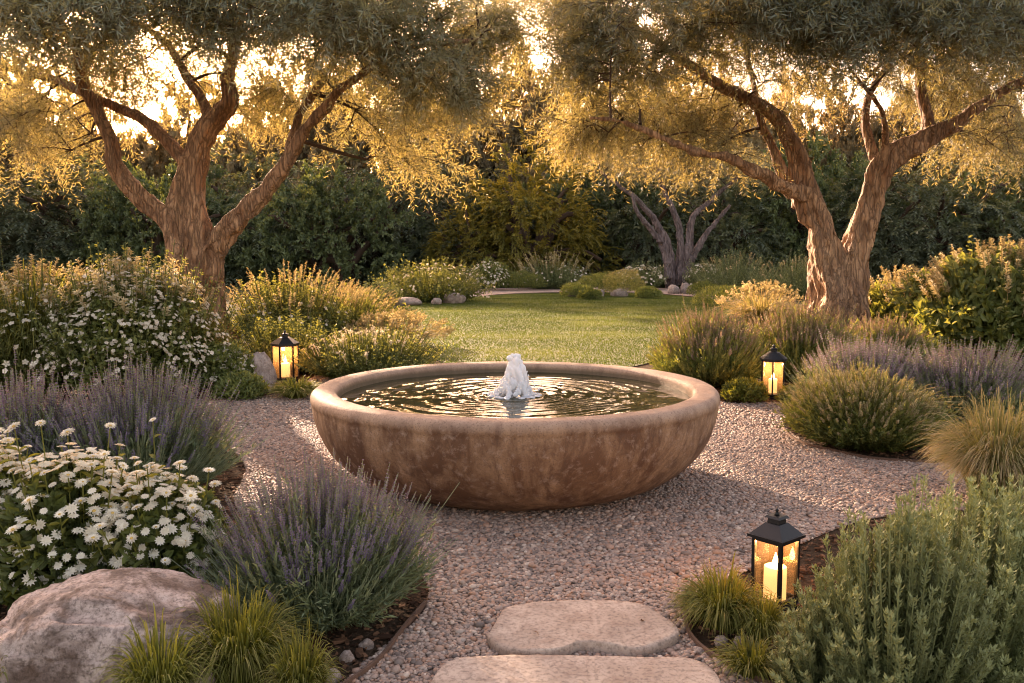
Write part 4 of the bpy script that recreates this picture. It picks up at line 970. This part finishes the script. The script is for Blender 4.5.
shrub("evergreen_shrub", "smaller yellow-green shrub low in the hedge behind the tall plumed grass", "shrub", 470, 37, 90, 205, 2, "yellow-green shrubs in the hedge", 2.5)
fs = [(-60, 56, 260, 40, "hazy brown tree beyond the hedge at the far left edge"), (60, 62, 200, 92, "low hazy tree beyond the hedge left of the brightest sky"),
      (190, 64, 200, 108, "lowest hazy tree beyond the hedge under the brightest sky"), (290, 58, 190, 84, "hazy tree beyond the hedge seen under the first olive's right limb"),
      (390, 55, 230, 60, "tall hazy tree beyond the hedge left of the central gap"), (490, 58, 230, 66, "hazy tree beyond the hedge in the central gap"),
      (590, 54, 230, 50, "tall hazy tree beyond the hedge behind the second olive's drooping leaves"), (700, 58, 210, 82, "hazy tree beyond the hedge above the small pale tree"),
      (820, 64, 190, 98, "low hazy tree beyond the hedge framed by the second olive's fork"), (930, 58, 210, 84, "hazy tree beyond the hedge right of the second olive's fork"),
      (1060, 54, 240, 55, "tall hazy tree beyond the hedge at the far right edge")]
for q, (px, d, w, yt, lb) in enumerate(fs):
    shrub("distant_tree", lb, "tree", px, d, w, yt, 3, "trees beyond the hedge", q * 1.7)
# a wooded rise closes the view further off
g = G(); xs = np.linspace(-160, 160, 161); ys = np.linspace(78, 158, 21); X, Y = np.meshgrid(xs, ys)
Z = np.clip((Y - 80) / 40, 0, 1) * (7.2 + 1.6 * vnoise(np.stack([X * .03, Y * .03, X * 0], -1), 4)) + .9 * vnoise(np.stack([X * .4, Y * .4, X * 0], -1), 5) * np.clip((Y - 78) / 8, 0, 1) - .1
i = np.arange(20)[:, None] * 161; j = np.arange(160)[None]
g.add(np.stack([X, Y, Z], -1).reshape(-1, 3), np.stack([i + j, i + j + 1, i + 162 + j, i + 161 + j], -1).reshape(-1, 4))
g.obj("hill", M['soil'], smooth=True, kind='structure')

# ------------------------------------------------------------------ beds: far bed beyond the lawn
S = np.random.default_rng
def P_(name, label, cat, spec, group=None): return plant(name, label, cat, spec, group)
t, R, H = P_("catmint", "rounded catmint mound dotted with white flowers left of the lawn", "shrub", (436, 304, 112, 266))
build_arching(t, R, H, 520, S(1), (.085, .035), 20, 'green_m'); florets(t, R, H, 210, S(2), .075, 'cream', .8, cl=3); plumes(t, R, H, 60, S(3), .4, 'green_m', (.05, .02), 20, 1.2)
t, R, H = P_("low_bush", "low grey-green bush beside the flat rock left of the lawn", "bush", (377, 309, 52, 284)); build_arching(t, R, H, 260, S(4), (.06, .022), 20, 'rosem')
t, R, H = P_("flowering_bush", "small white-flowered bush at the end of the far path", "bush", (488, 291, 46, 262)); build_mound(t, R, H, 2600, S(5), (.10, .045), 'green'); florets(t, R, H, 260, S(6), .11, 'cream', .7)
t, R, H = P_("low_bush", "neat round green cushion by the far path", "bush", (523, 291, 46, 273)); build_mound(t, R, H, 3600, S(7), (.07, .022), 'green_m', .6)
t, R, H = P_("ornamental_grass", "grey-green bush with tall tan plumes in the far bed", "grass clump", (552, 290, 78, 262))
build_arching(t, R, H, 340, S(8), (.09, .03), 20, 'rosem'); plumes(t, R, H, 60, S(9), .75, 'plume', (.06, .025), 24, 1.2); florets(t, R, H, 120, S(10), .09, 'cream', .7, th0=.6)
t, R, H = P_("agave", "spiky agave-like plant in the far bed", "succulent", (611, 279, 36, 255)); build_grass(t, R * 1.3, H * 1.5, 90, S(11), .10, 'rosem', .2, .2)
for spec, lb, mt, sd in [((577, 298, 32, 287), "flat green cushion at the far lawn edge, leftmost of three", 'green_m', 12), ((600, 296, 44, 279), "bright green low bush behind the stones at the far lawn edge", 'green_m', 13),
                     ((624, 297, 46, 277), "brownish round dome bush behind the stones of the far bed", 'grass_t', 14), ((648, 299, 26, 290), "tiny green cushion right of the brown dome", 'green_m', 15),
                     ((590, 300, 24, 292), "tiny green cushion among the stones at the far lawn edge", 'green', 16)]:
    t, R, H = P_("low_bush", lb, "bush", spec, "cushions at the far lawn edge"); build_mound(t, R, H * 1.3, 3000, S(sd), (.07, .02), mt, .6, .4)
for spec, lb, sd in [((640, 290, 52, 266), "white-flowered spreading plant behind the brown dome", 17), ((672, 288, 46, 264), "white-flowered plant at the foot of the small pale tree", 18), ((590, 284, 40, 262), "white-flowered plant left of the tall brown rock", 19), ((705, 290, 44, 264), "white-flecked grey plant right of the small pale tree", 20)]:
    t, R, H = P_("flowering_bush", lb, "bush", spec, "white-flowered plants in the far bed"); build_arching(t, R, H, 240, S(sd), (.09, .035), 18, 'rosem'); florets(t, R, H, 150, S(sd + 40), .12, 'cream', .7)
for spec, lb, mt, sd in [((735, 296, 90, 258), "grey-green feathery shrub before the second olive, nearest the small tree", 'rosem', 21), ((800, 300, 90, 262), "grey-green shrub partly behind the second olive trunk", 'rosem', 22),
                         ((770, 285, 90, 246), "tall green grass with tan tips behind the grey shrubs", 'green_m', 23)]:
    t, R, H = P_("feathery_shrub", lb, "shrub", spec); build_arching(t, R, H, 420, S(sd), (.08, .022), 26, mt, oval=False, jit=.16); plumes(t, R, H, 44, S(sd + 50), .4, 'plume', (.05, .02), 20, 1.2)
t, R, H = P_("low_bush", "low spreading green cushion at the right corner of the lawn", "bush", (727, 308, 72, 288)); build_mound(t, R, H, 4200, S(24), (.075, .018), 'green_m', .7, .4)
t, R, H = P_("low_bush", "small dark cushion beside the two pale rocks", "bush", (706, 297, 36, 283)); build_mound(t, R, H, 2400, S(25), (.075, .02), 'green', .7, .4)

# ------------------------------------------------------------------ left beds
t, R, H = P_("plumed_grass", "tall green clump with golden feathery heads right of the first olive", "grass clump", (290, 352, 122, 284)); 
build_arching(t, R, H, 620, S(30), (.085, .026), 22, 'green_m', jit=.1); plumes(t, R, H, 90, S(31), .45, 'plume', (.038, .010), 34, 1.2); florets(t, R, H, 160, S(32), .06, 'cream', .7, th0=.7)
t, R, H = P_("plumed_grass", "golden feathery clump between the olive and the lawn", "grass clump", (345, 345, 110, 296));
build_arching(t, R, H, 460, S(33), (.07, .02), 22, 'green_m', lean=(.1, 0)); plumes(t, R, H, 150, S(34), .36, 'plume', (.036, .010), 34, 1.35, (.35, 0))
t, R, H = P_("plumed_grass", "pale golden grass running down to the lawn edge", "grass clump", (398, 352, 104, 320));
build_grass(t, R, H, 1500, S(35), .011, 'grass_t', .3, 1.0); plumes(t, R, H, 170, S(36), .22, 'plume', (.045, .014), 22, 1.4, (.3, 0))
t, R, H = P_("leafy_mound", "leafy green mound behind the six-sided lantern", "bush", (290, 376, 120, 322)); build_arching(t, R, H, 620, S(37), (.06, .02), 26, 'green_m', oval=False)
t, R, H = P_("leafy_mound", "low green mound with pale tips touching the bowl's far left side", "bush", (368, 384, 140, 334)); build_arching(t, R, H, 900, S(38), (.055, .017), 26, 'green_m', oval=False); plumes(t, R, H, 90, S(39), .14, 'cream', (.03, .01), 14, 1.2)
t, R, H = P_("spirea", "big arching spirea covered in small white blossoms before the first olive", "shrub", (128, 404, 186, 266))
build_arching(t, R, H, 900, S(40), (.055, .024), 34, 'green_m', jit=.1); build_mound(t, R * .93, H * .85, 9000, S(41), (.065, .028), 'green_m', .7, .5, True); florets(t, R, H * .95, 2600, S(42), .040, 'cream', .75, r0=.98, petals=6, cl=4); plumes(t, R, H * .95, 95, S(43), .38, 'plume', (.06, .017), 30, 1.0)
t, R, H = P_("tall_grass_bush", "olive-green strappy bush at the left edge with rusty heads", "shrub", (28, 406, 170, 276))
build_grass(t, R, H * 1.1, 2600, S(44), .014, 'grass_y', .35, .5); build_arching(t, R, H, 420, S(45), (.08, .016), 24, 'green_m', oval=False); plumes(t, R, H, 90, S(46), .34, 'plume', (.055, .018), 28, 1.0); florets(t, R, H * .95, 220, S(146), .055, 'cream', .75)
t, R, H = P_("flowering_bush", "small white-flowered bush between spirea and rounded rock", "bush", (226, 396, 60, 346)); build_mound(t, R, H, 3200, S(47), (.05, .025), 'green_m', .7, .4, True); florets(t, R, H, 260, S(48), .05, 'cream', .7)
t, R, H = P_("low_bush", "low groundcover cushion in front of the rounded rock", "bush", (240, 402, 52, 376)); build_mound(t, R, H, 2600, S(49), (.04, .018), 'green_m', .7, .5)
t, R, H = P_("grass_tuft", "small yellow-green tuft in front of the six-sided lantern", "grass clump", (296, 402, 64, 378)); build_grass(t, R, H * 1.1, 1400, S(50), .009, 'grass_y', .5, .6)
t, R, H = P_("lavender", "large grey-purple lavender in the middle of the left side, behind the daisies", "lavender", (128, 520, 225, 376)); build_lavender(t, R, H, 1300, S(51), .005, (.055, .0065), .17, .0105, nl=24, leaf_to=.80, spike_th=.95, jit=.08)
t, R, H = P_("lavender", "lavender cut by the left edge of the photo, behind the daisies", "lavender", (18, 520, 150, 386)); build_lavender(t, R, H, 800, S(52), .005, (.055, .0065), .17, .0105, nl=24, leaf_to=.80, spike_th=.95, jit=.08)
t, R, H = P_("lavender", "nearest dark purple lavender leaning over the pebbles beside the boulder", "lavender", (314, 652, 250, 470)); build_lavender(t, R, H, 900, S(53), .0042, (.050, .0058), .19, .0078, nl=26, whorls=12, lean=(.03, 0), leaf_to=.80, spike_th=1.0, jit=.08)
for spec, lb, sd, nb in [((238, 712, 150, 598), "largest bright yellow-green tuft at the bottom edge beside the boulder", 54, 1500), ((158, 735, 110, 632), "smaller yellow-green tuft growing against the front of the boulder", 154, 900), ((300, 728, 84, 640), "smaller yellow-green tuft under the near lavender", 155, 800)]:
    t, R, H = P_("grass_tuft", lb, "grass clump", spec, "yellow-green tufts beside the boulder"); build_grass(t, R * 1.1, H * 1.25, nb, S(sd), .0048, 'grass_y', .5, .5)
t, R, H = P_("grass_tuft", "sparse dark tuft in the bottom left corner", "grass clump", (-14, 720, 70, 620)); build_grass(t, R, H, 260, S(55), .005, 'grass_t', .5, .4)

# daisies: every flower head is a part with its eye as a sub-part
def daisy_meshes(seed, layers=2, k=15):
    rng = np.random.default_rng(seed); g = G()
    for q in range(layers):
        a = np.arange(k) * 6.283 / k + q * .2 + rng.normal(0, .05, k); el = .12 + q * .35
        D = nrm(np.c_[np.cos(a), np.sin(a), np.full(k, el)]); B = D * .12
        oval_leaves(g, B, D, np.tile([[0, 0, 1.]], (k, 1)), (.88 - q * .28) * rng.uniform(.88, 1.08, k), .30, rng.uniform(0, 1, k), 0., .10)
    e = G(); V, F = ico(2); V = V * [.26, .26, .17] * (1 + .1 * vnoise(V * 9))[:, None]; V[:, 2] += .07; e.add(V, F)
    return g.mesh("flower", M['petal']), e.mesh("flower_eye", M['eye'], True)
dk = [daisy_meshes(s, 2 + (s % 2), 13 + s) for s in range(3)]
def daisy_clump(label, spec, n_fl, seed):
    loc, R, H = fit(*spec); rng = S(seed); t = thing("daisy_plant", label, "daisy plant", loc, 0, "white daisy plants above the boulder")
    n = int(n_fl * 1.0); P, th, ph = stem_paths(n, R, H, rng, 7, 1.3, .75, (0, -.02), .15, .5, .2, .75); g = G()
    tubes(g, P, np.full((n, 7), .0028), 4, rng.uniform(.5, 1, n), .3)
    nl = 12; tt = rng.uniform(.15, .93, (n, nl)); Q, T = sample(P, tt); Q = Q.reshape(-1, 3); T = T.reshape(-1, 3); D = nrm(T * .4 + perp(T, rng) + [0, 0, .1])
    oval_leaves(g, Q, D, nrm(np.c_[rng.normal(0, .4, (len(Q), 2)), np.ones(len(Q))]), rng.uniform(.03, .06, len(Q)), rng.uniform(.014, .026, len(Q)), rng.uniform(.2, 1, len(Q)), tt.ravel() * .5)
    g.obj("stems", M['grass_y'], t)
    build_mound(t, R * .95, H * .82, 5200, rng, (.055, .030), 'green', .75, .4, True, .6)
    tips = P[:, -1]; T = nrm(P[:, -1] - P[:, -2])
    order = np.argsort(tips[:, 1] - tips[:, 2] * 1.5)
    for c, ix in enumerate(order):
        if c >= 98: break
        fl, ey = dk[int(rng.integers(3))]; s = rng.uniform(.016, .031)
        o = link("flower", fl, t); o.location = tips[ix]; dirv = Vector(nrm(T[ix] * .8 + np.array([0, -.35, .55]) + rng.normal(0, .25, 3)))
        o.rotation_euler = (dirv.to_track_quat('Z', 'Y') @ Matrix.Rotation(rng.uniform(0, 6.28), 3, 'Z').to_quaternion()).to_euler(); o.scale = (s, s, s * rng.uniform(.6, 1.2))
        link("flower_eye", ey, o)
    florets(t, R, H * .97, 420, rng, .042, 'petal', .75, r0=.97, name="small_flowers", petals=11, pw=.22)
daisy_clump("bushy white daisy plant behind the boulder, nearest the purple lavender", (158, 618, 132, 474), 98, 61)
daisy_clump("tallest white daisy plant directly behind the top of the boulder", (72, 618, 150, 450), 98, 62)
daisy_clump("white daisy plant cut by the left edge of the photo", (-12, 612, 120, 445), 80, 63)

# ------------------------------------------------------------------ right beds
t, R, H = P_("golden_shrub", "large broad-leaved shrub with golden spires at the right edge", "shrub", (1008, 372, 200, 258))
build_mound(t, R, H * .93, 8000, S(70), (.12, .065), 'green_m', .6, .5, True, .35); build_arching(t, R, H, 420, S(71), (.10, .04), 22, 'green_m', tip=.9); plumes(t, R, H * .97, 190, S(72), .5, 'plume', (.052, .018), 60, 1.15)
t, R, H = P_("golden_shrub", "broad-leaved shrub with golden spires right behind the second olive trunk", "shrub", (908, 348, 120, 284))
build_mound(t, R, H * .93, 5000, S(73), (.11, .06), 'green_m', .6, .5, True, .35); plumes(t, R, H * .97, 120, S(74), .42, 'plume', (.05, .018), 56, 1.15)
t, R, H = P_("plumed_grass", "golden backlit grass left of the second olive trunk", "grass clump", (762, 330, 90, 288)); build_grass(t, R, H, 1500, S(75), .012, 'grass_t', .4, 1.0); plumes(t, R, H, 130, S(76), .25, 'plume', (.05, .016), 22, 1.3)
t, R, H = P_("russet_lavender", "russet-tipped lavender mound at the right corner of the lawn", "lavender", (712, 392, 126, 318)); build_lavender(t, R, H, 1500, S(77), .007, (.075, .010), .12, .0115, 'russet', 'green_m', nl=24, leaf_to=.9, spike_th=.85)
t, R, H = P_("russet_lavender", "russet-tipped lavender before the second olive trunk", "lavender", (800, 385, 130, 312)); build_lavender(t, R, H, 1500, S(78), .007, (.075, .010), .13, .0115, 'russet', 'green_m', nl=24, leaf_to=.9, spike_th=.85)
t, R, H = P_("russet_lavender", "pinkish lavender at the right foot of the second olive", "lavender", (880, 378, 120, 322)); build_lavender(t, R, H, 1200, S(79), .007, (.075, .010), .13, .0115, 'russet', 'green_m', nl=24, leaf_to=.9, spike_th=.85)
t, R, H = P_("lavender", "purple lavender behind the round green mound, left half of the band", "lavender", (868, 425, 150, 342)); build_lavender(t, R, H, 1300, S(80), .0060, (.06, .008), .22, .0125, 'lilac', nl=22, leaf_to=.85, spike_th=.9)
t, R, H = P_("lavender", "purple lavender behind the round green mound, at the right edge", "lavender", (965, 432, 160, 348)); build_lavender(t, R, H, 1300, S(81), .0060, (.06, .008), .22, .0125, 'lilac', nl=22, leaf_to=.85, spike_th=.9)
t, R, H = P_("low_bush", "yellow-green groundcover left of the round lantern", "bush", (744, 404, 44, 380)); build_mound(t, R, H, 2400, S(82), (.045, .016), 'grass_y', .7, .5)
t, R, H = P_("low_bush", "small yellow-green groundcover right of the round lantern", "bush", (795, 406, 30, 388)); build_mound(t, R, H, 1400, S(83), (.045, .016), 'grass_y', .7, .5)
t, R, H = P_("leafy_mound", "round green mound with tan tips inside the curved edging on the right", "bush", (868, 458, 170, 374)); build_lavender(t, R, H, 1500, S(84), .005, (.07, .0075), .10, .010, 'plume', 'green_m', nl=22, leaf_to=.95, jit=.07); build_grass(t, R * 1.02, H * 1.06, 600, S(85), .004, 'grass_t', .12, 1.0, name="seed_stems")
t, R, H = P_("ornamental_grass", "tan fountain grass at the right edge between mound and rosemary", "grass clump", (1000, 520, 145, 414)); build_grass(t, R, H * 1.25, 5200, S(86), .0055, 'grass_t', .45, .7)
t, R, H = P_("grass_tuft", "arching yellow-green tuft left of the nearest lantern", "grass clump", (724, 646, 118, 562)); build_grass(t, R, H * 1.0, 1500, S(87), .0048, 'grass_y', .62, .7)
t, R, H = P_("rosemary", "grey-green rosemary bush right of the nearest lantern, left one", "rosemary", (902, 735, 186, 508)); build_rosemary(t, R, H, 420, S(88), 112, (.026, .0062), spread=1.42)
t, R, H = P_("rosemary", "big upright rosemary bush in the bottom right corner", "rosemary", (985, 705, 214, 486)); build_rosemary(t, R, H, 460, S(89), 112, (.026, .0062), spread=1.42)

t, R, H = P_("rosemary", "low rosemary spreading round the foot of the nearest lantern", "rosemary", (830, 720, 120, 604)); build_rosemary(t, R, H, 190, S(90), 100, (.026, .0062), spread=1.45)
for spec, lb, sd, nb, mt in [((762, 652, 66, 592), "low green tuft directly before the base of the nearest lantern", 91, 700, 'grass_y'), ((700, 622, 54, 580), "small tuft against the edging strip, furthest from the nearest lantern", 92, 600, 'grass_t'), ((752, 690, 84, 636), "wispy tuft between the cobbles and the low rosemary", 93, 620, 'grass_y')]:
    t, R, H = P_("grass_tuft", lb, "grass clump", spec, "tufts round the nearest lantern"); build_grass(t, R * 1.15, H * 1.1, nb, S(sd), .0046, mt, .6, .7)
